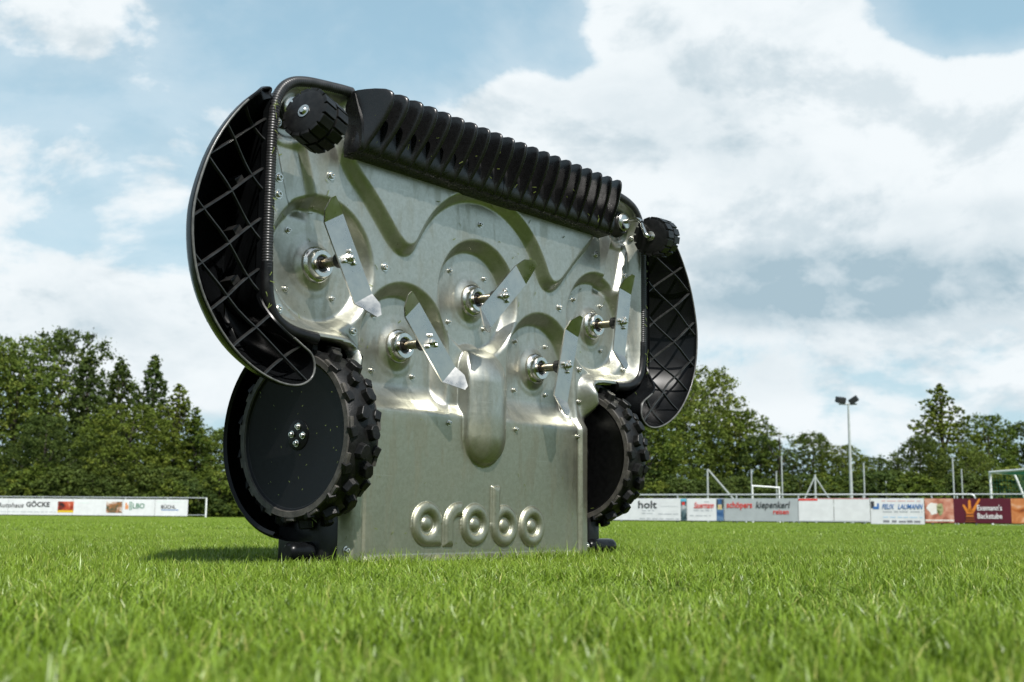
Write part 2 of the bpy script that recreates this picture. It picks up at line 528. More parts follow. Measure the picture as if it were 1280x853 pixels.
def build_grass():
    # near turf, dense and fine
    near = [grass_patch('turf%d' % i, 0.26, 1750, 0.010, 0.031, 0.0021, 3, 40 + i, 0.07) for i in range(6)]
    near += [grass_patch('fringe%d' % i, 0.11, 110, 0.022, 0.052, 0.0021, 3, 60 + i, 0.05) for i in range(3)]
    sp = 0.21
    P = []
    for gy in np.arange(0.25, 9.0, sp):
        hw = 0.50 * gy + 1.6
        for gx in np.arange(-hw, hw, sp):
            P.append((gx + rng.uniform(-.06, .06), gy + rng.uniform(-.06, .06)))
    P = np.array(P); z = gz(P[:, 0], P[:, 1])
    n = len(P)
    rot = np.zeros((n, 3)); rot[:, 2] = rng.uniform(0, 2 * np.pi, n)
    s = np.ones((n, 3)); hs = 1 + 0.16 * np.sin(P[:, 0] * 1.7 + 1) * np.cos(P[:, 1] * 1.3) + rng.uniform(-.1, .1, n)
    s[:, 2] = hs
    # unmown fringe against the machine's lower edge
    ca, sa = math.cos(R_(50.3)), math.sin(R_(50.3))
    ex = []
    for u_ in np.arange(-0.66, 0.64, 0.045):
        for w_ in (0.06, 0.11, -0.02):
            if w_ < 0 and abs(u_) < 0.5: continue
            uu_, ww_ = u_ + rng.uniform(-.02, .02), w_ + rng.uniform(-.015, .015)
            ex.append((-0.0731 + ca * uu_ + sa * ww_, 3.1075 + sa * uu_ - ca * ww_))
    ex = np.array(ex); m = len(ex)
    P = np.vstack([P, ex]); z = gz(P[:, 0], P[:, 1]); n = len(P)
    rot = np.vstack([rot, np.column_stack([np.zeros((m, 2)), rng.uniform(0, 6.28, m)])])
    s = np.vstack([s, np.column_stack([np.ones((m, 2)), rng.uniform(0.45, 1.0, m)])])
    scatter('grass', near, np.column_stack([P, z]), rot, s, np.concatenate([rng.integers(0, 6, n - m), rng.integers(6, 9, m)]), 'dense short green turf with a few dry blades around the mower')
    far = [grass_patch('pitch%d' % i, 1.25, 3600, 0.022, 0.034, 0.008, 2, 80 + i, 0.03) for i in range(4)]
    P = []
    for gy in np.arange(8.6, 60.0, 1.0):
        hw = 0.52 * gy + 3.0
        for gx in np.arange(-hw, hw, 1.0):
            P.append((gx + rng.uniform(-.25, .25), gy + rng.uniform(-.25, .25)))
    P = np.array(P); n = len(P); z = gz(P[:, 0], P[:, 1])
    rot = np.zeros((n, 3)); rot[:, 2] = rng.uniform(0, 2 * np.pi, n)
    s = np.ones((n, 3)); s[:, 2] = rng.uniform(.85, 1.15, n)
    scatter('grass', far, np.column_stack([P, z]), rot, s, rng.integers(0, 4, n), 'mown green pitch stretching away to the advertising boards')
    vfar = [grass_patch('outfield%d' % i, 3.3, 4200, 0.03, 0.05, 0.03, 1, 120 + i, 0.03) for i in range(3)]
    P = []
    for gy in np.arange(60.0, 110.0, 2.7):
        hw = 0.52 * gy + 5.0
        for gx in np.arange(-hw, hw, 2.7):
            P.append((gx + rng.uniform(-.5, .5), gy + rng.uniform(-.5, .5)))
    P = np.array(P); n = len(P); z = gz(P[:, 0], P[:, 1])
    rot = np.zeros((n, 3)); rot[:, 2] = rng.uniform(0, 2 * np.pi, n)
    scatter('grass', vfar, np.column_stack([P, z]), rot, np.ones((n, 3)), rng.integers(0, 3, n), 'rough grass strip under the trees beyond the boards')
build_grass()

# ------------------------------------------------------------------ far side of the pitch: boards, rails, goals, masts
PXF = 1480.0
def at(px, D, z=0.0):
    """point on the pitch seen at picture column px when D metres away"""
    return Vector(((px - 640.0) / PXF * D, D, z))

def flat_mat(name, col, rough=0.5, vary=0.05, vscale=3.0):
    return mat(name, col, rough, 0, vary, vscale)
M_WHITE = flat_mat('board_white', (0.66, 0.67, 0.68), 0.45)
M_GREYB = flat_mat('board_grey', (0.36, 0.39, 0.40), 0.45)
M_MAROON = flat_mat('board_maroon', (0.085, 0.006, 0.018), 0.4)
M_INK = flat_mat('ink_dark', (0.035, 0.035, 0.038), 0.5)
M_GREYINK = flat_mat('ink_grey', (0.42, 0.44, 0.46), 0.5)
M_RED = flat_mat('ink_red', (0.62, 0.035, 0.025), 0.5)
M_BLUE = flat_mat('ink_blue', (0.03, 0.14, 0.40), 0.5)
M_ORANGE = flat_mat('ink_orange', (0.62, 0.20, 0.02), 0.5)
M_GREENI = flat_mat('ink_green', (0.06, 0.20, 0.12), 0.5)
M_GALV = mat('galvanised_tube', (0.50, 0.52, 0.52), 0.45, 0.6, 0.1, 8)
M_POSTG = mat('painted_post', (0.36, 0.39, 0.38), 0.5, 0, 0.1, 6)
M_GOALW = mat('goal_white', (0.75, 0.77, 0.76), 0.45, 0, 0.05, 6)
M_NETG = mat('goal_net_green', (0.03, 0.16, 0.09), 0.7)
M_WIRE = mat('fence_wire', (0.16, 0.18, 0.17), 0.6)
M_LAMP = mat('lamp_black', (0.03, 0.032, 0.035), 0.5)
M_FOOT = mat('board_foot', (0.03, 0.03, 0.03), 0.7)

def picture_mat(name, cols, scale, seed):
    m = bpy.data.materials.new(name); m.use_nodes = True
    t = NT(m.node_tree); b = m.node_tree.nodes['Principled BSDF']
    tc = t.n('ShaderNodeTexCoord')
    mp = t.n('ShaderNodeMapping'); mp.inputs['Location'].default_value = (seed, seed * .7, 0); t.l(tc.outputs['Object'], mp.inputs[0])
    n = t.noise(mp.outputs[0], scale, 4, 0.5, 0.8)
    cr = t.n('ShaderNodeValToRGB'); e = cr.color_ramp.elements
    for i, c in enumerate(cols):
        p = 0.30 + 0.40 * i / (len(cols) - 1)
        if i < 2: e[i].position = p; el = e[i]
        else: el = e.new(p)
        el.color = (*c, 1)
    t.l(n, cr.inputs[0]); t.l(cr.outputs[0], b.inputs['Base Color']); b.inputs['Roughness'].default_value = 0.45
    return m
M_CAR = picture_mat('photo_print_car', [(0.02, 0.01, 0.01), (0.30, 0.03, 0.01), (0.55, 0.12, 0.06), (0.75, 0.6, 0.5)], 1.6, 3.0)
M_HOUSE = picture_mat('photo_print_house', [(0.01, 0.02, 0.01), (0.06, 0.08, 0.05), (0.30, 0.12, 0.04), (0.75, 0.75, 0.72)], 2.2, 9.0)
M_BOTTLE = picture_mat('photo_print_dark', [(0.01, 0.02, 0.03), (0.03, 0.07, 0.08), (0.15, 0.2, 0.22), (0.5, 0.5, 0.5)], 2.5, 5.0)
M_JEANS = picture_mat('photo_print_blue', [(0.01, 0.03, 0.08), (0.03, 0.09, 0.22), (0.08, 0.16, 0.30), (0.12, 0.2, 0.32)], 2.5, 2.0)
M_MEAT = picture_mat('photo_print_bread_board', [(0.20, 0.05, 0.03), (0.45, 0.17, 0.11), (0.55, 0.25, 0.17), (0.60, 0.36, 0.28)], 3.0, 1.0)
M_BREAD = picture_mat('photo_print_bread', [(0.12, 0.02, 0.005), (0.40, 0.11, 0.02), (0.55, 0.22, 0.08), (0.70, 0.50, 0.38)], 1.8, 7.0)
M_PALE = picture_mat('photo_print_white_flower', [(0.55, 0.45, 0.36), (0.72, 0.66, 0.60), (0.75, 0.72, 0.68), (0.8, 0.78, 0.75)], 3.0, 4.0)
M_HERB = picture_mat('photo_print_herb', [(0.03, 0.04, 0.01), (0.14, 0.16, 0.05), (0.3, 0.3, 0.15), (0.4, 0.38, 0.2)], 4.0, 6.0)

# a row of boards runs along a straight line; s is metres along it from its start
class Row:
    def __init__(self, p0, p1):
        self.p0 = Vector(p0); d = Vector(p1) - self.p0; self.len = d.length; self.d = d.normalized()
        self.rz = math.atan2(self.d.y, self.d.x)
    def s_at(self, px):
        k = (px - 640.0) / PXF                     # x = k*y on the sight line
        return (k * self.p0.y - self.p0.x) / (self.d.x - k * self.d.y)
    def pt(self, s, z=0.0, off=0.0):
        q = self.p0 + self.d * s; n = Vector((self.d.y, -self.d.x, 0))
        return Vector((q.x, q.y, z)) + n * off

BZ0, BZ1 = 0.10, 0.985
def board(row, px0, px1, name, label, pm, z0=BZ0, z1=BZ1, feet=True, panels=1):
    s0, s1 = row.s_at(px0), row.s_at(px1)
    e = empty(name, row.pt(s0), row.rz)
    tag(e, label, 'board', 'advertising boards along the pitch')
    e['_w'] = s1 - s0
    W = s1 - s0
    for k in range(panels):
        a, b = W * k / panels, W * (k + 1) / panels
        obj('panel', boxes('panel', [(a + 0.012, b - 0.012, -0.02, 0.02, z0, z1)], 0.006), pm, e)
    if feet:
        for f in (0.12, 0.88):
            obj('foot', boxes('foot', [(W * f - 0.05, W * f + 0.05, -0.06, 0.30, 0.0, 0.035), (W * f - 0.02, W * f + 0.02, 0.024, 0.06, 0.03, z1 - 0.1)]), M_FOOT, e)
    return e, W
def patch(e, x0, x1, z0, z1, m, name='print', lift=0.004):
    o = obj(name, boxes(name, [(x0, x1, -0.021 - lift, -0.0195 - lift * .5, z0, z1)]), m, e); return o
def words(e, body, x, z, size, m, width=None, bold=0.0, shear=0.0, lift=0.012):
    me = text_mesh(body, size, bold * size, shear)
    if width:
        co = np.empty(len(me.vertices) * 3); me.vertices.foreach_get('co', co); co = co.reshape(-1, 3)
        w = co[:, 0].max() - co[:, 0].min(); co[:, 0] = (co[:, 0] - co[:, 0].min()) * (width / w)
        me.vertices.foreach_set('co', co.ravel()); me.update()
    o = obj('lettering', me, m, e); o.rotation_euler = (R_(90), 0, 0); o.location = (x, -0.020 - lift, z)
    return o
def small_print(e, x0, x1, z, h, m, seed=1):
    r = random.Random(seed); x = x0; lst = []
    while x < x1:
        w = min(r.uniform(0.10, 0.34), x1 - x)
        if w > 0.03: lst.append((x, x + w, -0.0245, -0.021, z, z + h * r.uniform(.7, 1.0)))
        x += w + r.uniform(0.04, 0.09)
    obj('small_print', boxes('small_print', lst), m, e)['kind'] = 'stuff'

def rail(row, px0, px1, label, zt=1.10, off=0.09, step=2.55, end_right=False, start=0.0, dia=0.03):
    s0, s1 = row.s_at(px0), row.s_at(px1)
    e = empty('barrier_rail', row.pt(s0, 0, -off), row.rz); W = s1 - s0
    tag(e, label, 'rail')
    pts = [(0, 0, zt), (W, 0, zt)]
    if end_right: pts = [(0, 0, zt), (W - 0.12, 0, zt), (W - 0.04, 0, zt - 0.04), (W, 0, zt - 0.14), (W, 0, 0)]
    obj('top_rail', tube('top_rail', pts, dia, 10), M_GALV, e, smooth=50)
    x = start
    while x < W - 0.3:
        obj('post', tube('post', [(x, 0, 0), (x, 0, zt)], dia * 0.9, 10), M_GALV, e, smooth=50); x += step
    return e, W

# ---- left row
ROWL = Row((-31.5, 66.5, 0), (-15.8, 64.5, 0))
e, W = board(ROWL, -60, 98, 'advertising_board', 'long white board of a car dealer with dark lettering and a small car photo', M_WHITE, panels=2)
x = lambda px: ROWL.s_at(px) - ROWL.s_at(-60)
words(e, 'Autohaus', x(5), 0.50, 0.36, M_INK, x(38) - x(5), 0.004, 0.25)
words(e, 'GÖCKE', x(41), 0.55, 0.36, M_INK, x(70) - x(41), 0.025)
small_print(e, x(-30), x(78), 0.24, 0.05, M_GREYINK, 2)
patch(e, x(80), x(100 - 0.4), 0.24, 0.84, M_CAR, 'photo_print'); patch(e, x(80), x(99.6), 0.24, 0.36, flat_mat('ink_yellow', (0.62, 0.42, 0.02)), 'photo_print', 0.008)
e, W = board(ROWL, 98, 160, 'advertising_board', 'pale white board with faint print and a small dark house photo', M_WHITE)
x = lambda px: ROWL.s_at(px) - ROWL.s_at(98)
small_print(e, x(105), x(118), 0.74, 0.07, flat_mat('ink_pale', (0.62, 0.68, 0.66)), 3)
patch(e, x(140), x(159.4), 0.24, 0.84, M_HOUSE, 'photo_print')
e, W = board(ROWL, 160, 200, 'advertising_board', 'white board with a logo word whose first strokes are orange and the rest dark green', M_WHITE)
x = lambda px: ROWL.s_at(px) - ROWL.s_at(160)
patch(e, x(163.5), x(165.2), 0.44, 0.80, M_ORANGE, 'logo_stroke'); patch(e, x(165.6), x(167.2), 0.44, 0.68, M_ORANGE, 'logo_stroke')
patch(e, x(168.5), x(169.5), 0.40, 0.86, M_GREENI, 'logo_stroke'); patch(e, x(170.5), x(171.5), 0.40, 0.86, M_GREENI, 'logo_stroke')
words(e, 'LBO', x(172.8), 0.50, 0.38, M_GREENI, x(187.5) - x(172.8), 0.012)
e, W = board(ROWL, 200, 241, 'advertising_board', 'white board with a small blue underlined name, last beside the open rail end', M_WHITE)
x = lambda px: ROWL.s_at(px) - ROWL.s_at(200)
words(e, 'BÜCHL', x(208), 0.50, 0.26, M_INK, x(226) - x(208), 0.012); patch(e, x(208), x(229.5), 0.40, 0.44, M_BLUE, 'logo_stroke')
small_print(e, x(202), x(238), 0.84, 0.06, flat_mat('ink_pale', (0.62, 0.68, 0.66)), 5)
e, W = rail(ROWL, -60, 262.5, 'galvanised barrier rail above the white boards, ending in an open frame', 1.08, step=2.4, start=0.9)
obj('end_post', tube('end_post', [(W, 0, 0), (W, 0, 1.08)], 0.045, 10), M_GOALW, e, smooth=50)
obj('low_rail', tube('low_rail', [(W - 1.0, 0, 0.16), (W, 0, 0.16)], 0.02, 8), M_GALV, e, smooth=50)

# ---- right row
ROWR = Row((0.5, 51.5, 0), (20.5, 41.2, 0))
def bx_(px0):
    b = ROWR.s_at(px0); return lambda px: ROWR.s_at(px) - b
e, W = board(ROWR, 752, 858.3, 'advertising_board', 'white board ending in holt with a narrow dark photo at its right end', M_WHITE, panels=1)
x = bx_(752)
words(e, 'holt', x(798.5), 0.60, 0.42, M_INK, x(821.5) - x(798.5), 0.012)
small_print(e, x(803), x(820), 0.47, 0.05, M_GREYINK, 7); small_print(e, x(803), x(817), 0.36, 0.05, M_GREYINK, 8); small_print(e, x(823), x(848), 0.34, 0.05, M_GREYINK, 9); small_print(e, x(800), x(849), 0.15, 0.05, M_GREYINK, 10)
q = patch(e, x(827), x(847), 0.66, 0.672, M_GREYINK, 'thin_line')
patch(e, x(851), x(858), 0.115, 0.97, M_BOTTLE, 'photo_print'); patch(e, x(851), x(858), 0.86, 0.97, flat_mat('ink_cyan', (0.10, 0.38, 0.52)), 'photo_print', 0.008); patch(e, x(852.6), x(856), 0.72, 0.84, M_RED, 'photo_print', 0.008); patch(e, x(853), x(855.6), 0.55, 0.72, M_GREYINK, 'photo_print', 0.008)
e, W = board(ROWR, 858.3, 904.3, 'advertising_board', 'white board with a red slanted name and a narrow blue photo at its right end', M_WHITE)
x = bx_(858.3)
words(e, 'Sauermann', x(867.5), 0.60, 0.34, M_RED, x(892) - x(867.5), 0.008, 0.35)
small_print(e, x(880), x(888), 0.83, 0.05, M_GREYINK, 11); small_print(e, x(867), x(890), 0.48, 0.06, M_GREYINK, 12); small_print(e, x(862), x(888), 0.28, 0.05, M_GREYINK, 13)
patch(e, x(895.2), x(904), 0.115, 0.97, M_JEANS, 'photo_print'); patch(e, x(895.2), x(897), 0.60, 0.95, M_INK, 'photo_print', 0.008); patch(e, x(901.8), x(904), 0.60, 0.95, M_INK, 'photo_print', 0.008)
patch(e, x(896.5), x(902.5), 0.55, 0.74, flat_mat('ink_sand', (0.55, 0.50, 0.22)), 'photo_print', 0.006); patch(e, x(898.6), x(900.6), 0.60, 0.72, flat_mat('ink_skin', (0.6, 0.32, 0.22)), 'photo_print', 0.010)
e, W = board(ROWR, 904.3, 996.3, 'advertising_board', 'grey board reading schöpers in red and kiepenkerl in dark letters', M_GREYB, panels=1)
x = bx_(904.3)
words(e, 'schöpers', x(908), 0.62, 0.34, M_RED, x(939.5) - x(908), 0.012)
words(e, 'kiepenkerl', x(944), 0.62, 0.36, M_INK, x(986.5) - x(944), 0.010, 0.20)
words(e, 'reisen', x(965.5), 0.38, 0.28, M_RED, x(984.5) - x(965.5), 0.008)
e, W = board(ROWR, 996.3, 1085.3, 'advertising_board', 'blank white board with a red strip along its upper left edge', M_WHITE, panels=2)
x = bx_(996.3)
patch(e, x(996.9), x(1020.5), 0.90, 0.975, M_RED, 'red_strip'); patch(e, x(1022), x(1084), 0.965, 0.978, M_RED, 'red_strip'); patch(e, x(998), x(1084), 0.115, 0.15, M_GREYINK, 'grey_strip')
e, W = board(ROWR, 1085.3, 1152.6, 'advertising_board', 'white board with blue FELIX LAUMANN lettering and a small blue and black emblem', M_WHITE, 0.04, 0.985)
x = bx_(1085.3)
patch(e, x(1086.4), x(1090.5), 0.62, 0.88, M_INK, 'emblem'); patch(e, x(1089.2), x(1096.5), 0.59, 0.68, M_BLUE, 'emblem', 0.008); patch(e, x(1094.2), x(1096.5), 0.62, 0.80, M_BLUE, 'emblem', 0.006)
words(e, 'FELIX', x(1100.5), 0.60, 0.26, M_BLUE, x(1115.5) - x(1100.5), 0.006, 0.25); words(e, 'LAUMANN', x(1120), 0.60, 0.26, M_BLUE, x(1151) - x(1120), 0.006, 0.25)
small_print(e, x(1100), x(1150), 0.87, 0.05, flat_mat('ink_pink', (0.65, 0.42, 0.40)), 14); small_print(e, x(1101), x(1150), 0.47, 0.07, M_GREYINK, 15); small_print(e, x(1101), x(1150), 0.27, 0.06, flat_mat('ink_paleblue', (0.45, 0.58, 0.70)), 16); small_print(e, x(1101), x(1149), 0.10, 0.09, flat_mat('ink_mid', (0.2, 0.2, 0.22)), 17)
e, W = board(ROWR, 1152.6, 1330, 'advertising_board', 'dark maroon bakery board with an orange hand emblem between two food photos', M_MAROON, panels=1)
x = bx_(1152.6)
patch(e, x(1153), x(1188.7), 0.105, 0.98, M_MEAT, 'photo_print'); patch(e, x(1153.2), x(1188.5), 0.16, 0.22, M_PALE, 'photo_print', 0.008)
def blobpatch(e, cx, cz, rx, rz, m, lift, seed, name='photo_print'):
    r = random.Random(seed); pts = []
    for k in range(14):
        a = 2 * math.pi * k / 14; f = r.uniform(.72, 1.1); pts.append((cx + rx * f * math.cos(a), cz + rz * f * math.sin(a)))
    obj(name, extrude_poly(name, pts, lambda a, b, t: (a, -0.02 - t, b), 0.0, lift), m, e)
blobpatch(e, x(1163), 0.62, 0.22, 0.24, M_PALE, 0.010, 1); blobpatch(e, x(1172.5), 0.60, 0.13, 0.27, M_HERB, 0.012, 4)
words(e, "Exemann's", x(1218), 0.56, 0.27, flat_mat('ink_cream', (0.75, 0.72, 0.72)), x(1248.5) - x(1218), 0.012); words(e, 'Backstube', x(1218), 0.27, 0.27, flat_mat('ink_cream', (0.75, 0.72, 0.72)), x(1248.5) - x(1218), 0.012)
# hand emblem made of tapered strokes and a sleeve
def stroke(e, a, b, r0_, r1_, m, name='emblem'):
    d = Vector((b[0] - a[0], b[1] - a[1])); n_ = Vector((-d.y, d.x)).normalized()
    pts = [(a[0] + n_.x * r0_, a[1] + n_.y * r0_), (a[0] - n_.x * r0_, a[1] - n_.y * r0_), (b[0] - n_.x * r1_, b[1] - n_.y * r1_), (b[0] + d.normalized().x * r1_, b[1] + d.normalized().y * r1_), (b[0] + n_.x * r1_, b[1] + n_.y * r1_)]
    obj(name, extrude_poly(name, pts, lambda p, q, t: (p, -0.02 - t, q), 0.0, 0.010), m, e)
hx = lambda px: x(px)
stroke(e, (hx(1206), 0.50), (hx(1201), 0.74), 0.055, 0.035, M_ORANGE); stroke(e, (hx(1208.5), 0.48), (hx(1208.7), 0.90), 0.06, 0.04, M_ORANGE); stroke(e, (hx(1211.5), 0.48), (hx(1221), 0.95), 0.055, 0.035, M_ORANGE)
stroke(e, (hx(1208.5), 0.30), (hx(1208.8), 0.52), 0.12, 0.13, M_ORANGE); 
for zz in (0.40, 0.30, 0.22, 0.14): patch(e, hx(1203.5) - (0.03 if zz < 0.2 else 0), hx(1214) + (0.03 if zz < 0.2 else 0), zz, zz + 0.045, flat_mat('ink_brown', (0.22, 0.05, 0.012)), 'emblem', 0.024)
patch(e, x(1260), x(1329), 0.105, 0.98, M_BREAD, 'photo_print')
rail(ROWR, 700, 1215.5, 'galvanised barrier rail behind the right boards with a rounded end', 1.13, step=2.45, end_right=True, start=0.35, dia=0.036)
r2 = Row((4.0, 55.0, 0), (24.0, 43.5, 0))
rail(r2, 1180, 1400, 'second galvanised rail starting beside the rounded rail end by the maroon board', 1.22, step=2.6, start=0.4, dia=0.032)

# ---- goals and posts behind
def thing_tubes(name, label, cat, base, rz, parts, m, group=None):
    e = empty(name, base, rz); tag(e, label, cat, group)
    for nm, pts, r in parts:
        obj(nm, tube(nm, pts, r, 10), m, e, smooth=50)
    return e
b0 = at(884.5, 54)
thing_tubes('training_goal', 'grey goal side frame with one long slanted brace above the red lettered board', 'goal', b0, 0,
            [('post', [(0, 0, 0), (0, 0, 2.42)], 0.042), ('brace', [(0.02, 0, 2.40), (1.28, 0.1, 0.95), (1.75, 0.1, 0.0)], 0.042)], M_POSTG)
b0 = at(940, 58)
thing_tubes('small_goal', 'small white rectangular goal frame standing behind the grey board', 'goal', b0, 0,
            [('post', [(0, 0, 0), (0, 0, 1.82)], 0.036), ('post', [(1.30, 0, 0), (1.30, 0, 1.74)], 0.036), ('crossbar', [(-0.04, 0, 1.80), (1.34, 0, 1.72)], 0.040),
             ('base_bar', [(0, 0, .02), (0, 0.8, .02)], 0.018), ('base_bar', [(1.3, 0, .02), (1.3, 0.8, .02)], 0.018)], M_GOALW)
b0 = at(1018, 60)
thing_tubes('braced_post', 'grey post with two slanted braces behind the blank white board', 'post', b0, 0,
            [('post', [(0, 0, 0), (0, 0, 2.45)], 0.055), ('brace', [(0, 0, 2.35), (-1.15, 0, 0.0)], 0.035), ('brace', [(0, 0, 2.35), (1.45, 0, 0.0)], 0.035)], M_POSTG)
for px, D, hh, lab in ((977, 60, 3.3, 'tall thin grey post right of the small goal frame'), (939, 66, 2.9, 'thin grey post behind the left upright of the small goal'), (970, 66, 2.8, 'thin grey post behind the right upright of the small goal'),
                       (1079, 60, 3.0, 'thin grey post beside the floodlight mast'), (1190, 56, 3.1, 'thin pale post left of the net goal'), (1200.5, 66, 3.0, 'darker thin post beside the pale post near the net goal'), (1106, 66, 2.3, 'short thin post behind the blue lettered board')):
    b0 = at(px, D)
    thing_tubes('fence_post', lab, 'post', b0, 0, [('post', [(0, 0, 0), (0, 0, hh)], 0.035), ('cap', [(0, 0, hh), (0, 0, hh + 0.05)], 0.045)], M_POSTG, 'fence posts beyond the pitch')
# floodlight mast
b0 = at(1062.5, 62)
ms = empty('floodlight_mast', b0); tag(ms, 'tall white floodlight mast with two lamps on a short cross arm', 'floodlight')
obj('pole', tube('pole', [(0, 0, 0), (0, 0, 3.0), (0, 0, 6.25)], [0.10, 0.08, 0.05], 12), M_POSTG, ms, smooth=50)
obj('cross_arm', tube('cross_arm', [(-0.50, 0, 6.22), (0.45, 0, 6.22)], 0.04, 8), M_POSTG, ms)
for xx, rz_, ry in ((-0.40, 0.2, 0.05), (0.30, -0.5, -0.55)):
    lp = obj('lamp', boxes('lamp', [(-0.24, 0.24, -0.16, 0.16, -0.13, 0.17)], 0.03), M_LAMP, ms); lp.location = (xx, 0, 6.42); lp.rotation_euler = (0.3, ry, rz_)
    obj('lamp_bracket', boxes('lamp_bracket', [(xx - 0.02, xx + 0.02, -0.02, 0.02, 6.20, 6.40)]), M_LAMP, ms)
# large goal with green net at the right edge
g0 = at(1236, 54)
ge = empty('football_goal', g0, R_(4)); tag(ge, 'white football goal with green net behind the maroon board', 'goal')
gw, gh, gd, gb = -5.0, 2.38, 1.15, 2.0
for nm, pts in (('post', [(0, 0, 0), (0, 0, gh)]), ('post', [(0, gw, 0), (0, gw, gh)]), ('crossbar', [(0, 0.05, gh), (0, gw - 0.05, gh)]),
                ('top_arm', [(0, 0, gh), (gd - 0.1, 0, gh - 0.05), (gd, 0, gh - 0.12), (gd + .12, 0, gh - 0.4), (gb, 0, 0.05)]), ('top_arm', [(0, gw, gh), (gd - 0.1, gw, gh - 0.05), (gd, gw, gh - 0.12), (gd + .12, gw, gh - 0.4), (gb, gw, 0.05)]),
                ('base_bar', [(0, 0, 0.05), (gb, 0, 0.05)]), ('base_bar', [(gb, 0, 0.05), (gb, gw, 0.05)]), ('base_bar', [(0, gw, 0.05), (gb, gw, 0.05)])):
    if nm == 'base_bar': pts = [(a, b, 0.02) for a, b, c in pts]
    obj(nm, tube(nm, pts, 0.02 if nm == 'base_bar' else 0.055, 10), M_GOALW, ge, smooth=50)
def net_mesh():
    vs, fs = [], []
    def strand(a, b, r=0.009):
        a, b = Vector(a), Vector(b); d = (b - a).normalized(); ref = Vector((0.3, 0.5, 0.8)); s_ = d.cross(ref).normalized() * r; t_ = d.cross(s_).normalized() * r
        i = len(vs)
        for p in (a, b): vs.extend([p + s_, p - s_ * .5 + t_ * .87, p - s_ * .5 - t_ * .87])
        for k in range(3): fs.append((i + k, i + (k + 1) % 3, i + 3 + (k + 1) % 3, i + 3 + k))
    def xb(z): return gd + (gb - gd) * (gh - 0.1 - z) / (gh - 0.1)
    for y in (0, gw):
        for k in range(1, 15):
            z = k * 0.145; strand((0, y, z), (xb(z), y, z))
        for k in range(1, 14):
            xx = k * 0.145; zt = gh - 0.05 if xx < gd else max(0, (gb - xx) / (gb - gd) * (gh - .1)); strand((xx, y, 0), (xx, y, zt))
    for k in range(1, 35):
        y = -k * 0.145
        if y > gw: strand((0, y, gh), (gd, y, gh - 0.1)); strand((gd, y, gh - 0.1), (gb, y, 0))
    for k in range(1, 8): strand((k * .145, 0, gh - 0.02), (k * .145, gw, gh - 0.02))
    for k in range(0, 15):
        z = k * 0.145; strand((xb(z), 0, z), (xb(z), gw, z))
    return mesh('net', vs, fs)
obj('net', net_mesh(), M_NETG, ge)

# ------------------------------------------------------------------ trees
def leaf_mat(name, dark, light, warm):
    m = bpy.data.materials.new(name); m.use_nodes = True
    t = NT(m.node_tree); nt = m.node_tree; b = nt.nodes['Principled BSDF']; out = nt.nodes['Material Output']
    at_ = t.n('ShaderNodeAttribute', attribute_name='tint'); sep = t.n('ShaderNodeSeparateColor'); t.l(at_.outputs['Color'], sep.inputs[0])
    oi = t.n('ShaderNodeObjectInfo')
    c = t.mix(sep.outputs[0], dark, light)
    c = t.mix(t.math('MULTIPLY', sep.outputs[1], 0.6), c, warm)
    c = t.mix(t.math('MULTIPLY', oi.outputs['Random'], 0.35), c, warm)
    t.l(c, b.inputs['Base Color']); b.inputs['Roughness'].default_value = 0.6; b.inputs['Specular IOR Level'].default_value = 0.12
    tr = t.n('ShaderNodeBsdfTranslucent'); t.l(c, tr.inputs['Color'])
    mx = t.n('ShaderNodeMixShader'); mx.inputs[0].default_value = 0.30
    t.l(b.outputs[0], mx.inputs[1]); t.l(tr.outputs[0], mx.inputs[2]); t.l(mx.outputs[0], out.inputs[0])
    return m
LEAF_DARK = leaf_mat('leaves_dark', (0.016, 0.034, 0.010), (0.085, 0.130, 0.030), (0.135, 0.165, 0.028))
LEAF_MID = leaf_mat('leaves_mid', (0.024, 0.048, 0.009), (0.130, 0.190, 0.028), (0.205, 0.225, 0.032))
LEAF_LIGHT = leaf_mat('leaves_light', (0.040, 0.074, 0.014), (0.180, 0.240, 0.045), (0.230, 0.245, 0.045))
M_BARK = mat('bark', (0.055, 0.045, 0.034), 0.85, 0, 0.35, 6, 0.4, 20)

def leaves_np(centres, radii, per, size, r, tintbase):
    """leaf quads spread through clumps"""
    K = len(centres); n = K * per
    C = np.repeat(centres, per, 0); Rr = np.repeat(radii, per)
    d = r.normal(size=(n, 3)); d /= np.linalg.norm(d, axis=1)[:, None]
    rad = Rr * np.abs(r.normal(0.0, 0.62, n))
    P = C + d * rad[:, None] * np.array([1, 1, 0.72])
    N = d * 0.6 + r.normal(size=(n, 3)) * 0.7 + np.array([0, 0, 0.45]); N /= np.linalg.norm(N, axis=1)[:, None]
    a = r.normal(size=(n, 3)); T = np.cross(N, a); T /= np.linalg.norm(T, axis=1)[:, None] + 1e-9; B = np.cross(N, T)
    s = size * r.uniform(.55, 1.3, n)[:, None]
    V = np.stack([P - T * s, P - B * s * .55, P + T * s, P + B * s * .55], 1)
    tint = np.zeros((n, 4, 4), np.float32); tint[..., 3] = 1
    ct = np.repeat(r.random(K), per)
    tint[..., 0] = np.clip(0.55 * ct + 0.45 * r.random(n), 0, 1)[:, None]
    tint[..., 1] = (np.repeat((r.random(K) < .25) * r.random(K), per))[:, None]
    return V.reshape(-1, 3), tint.reshape(-1, 4)
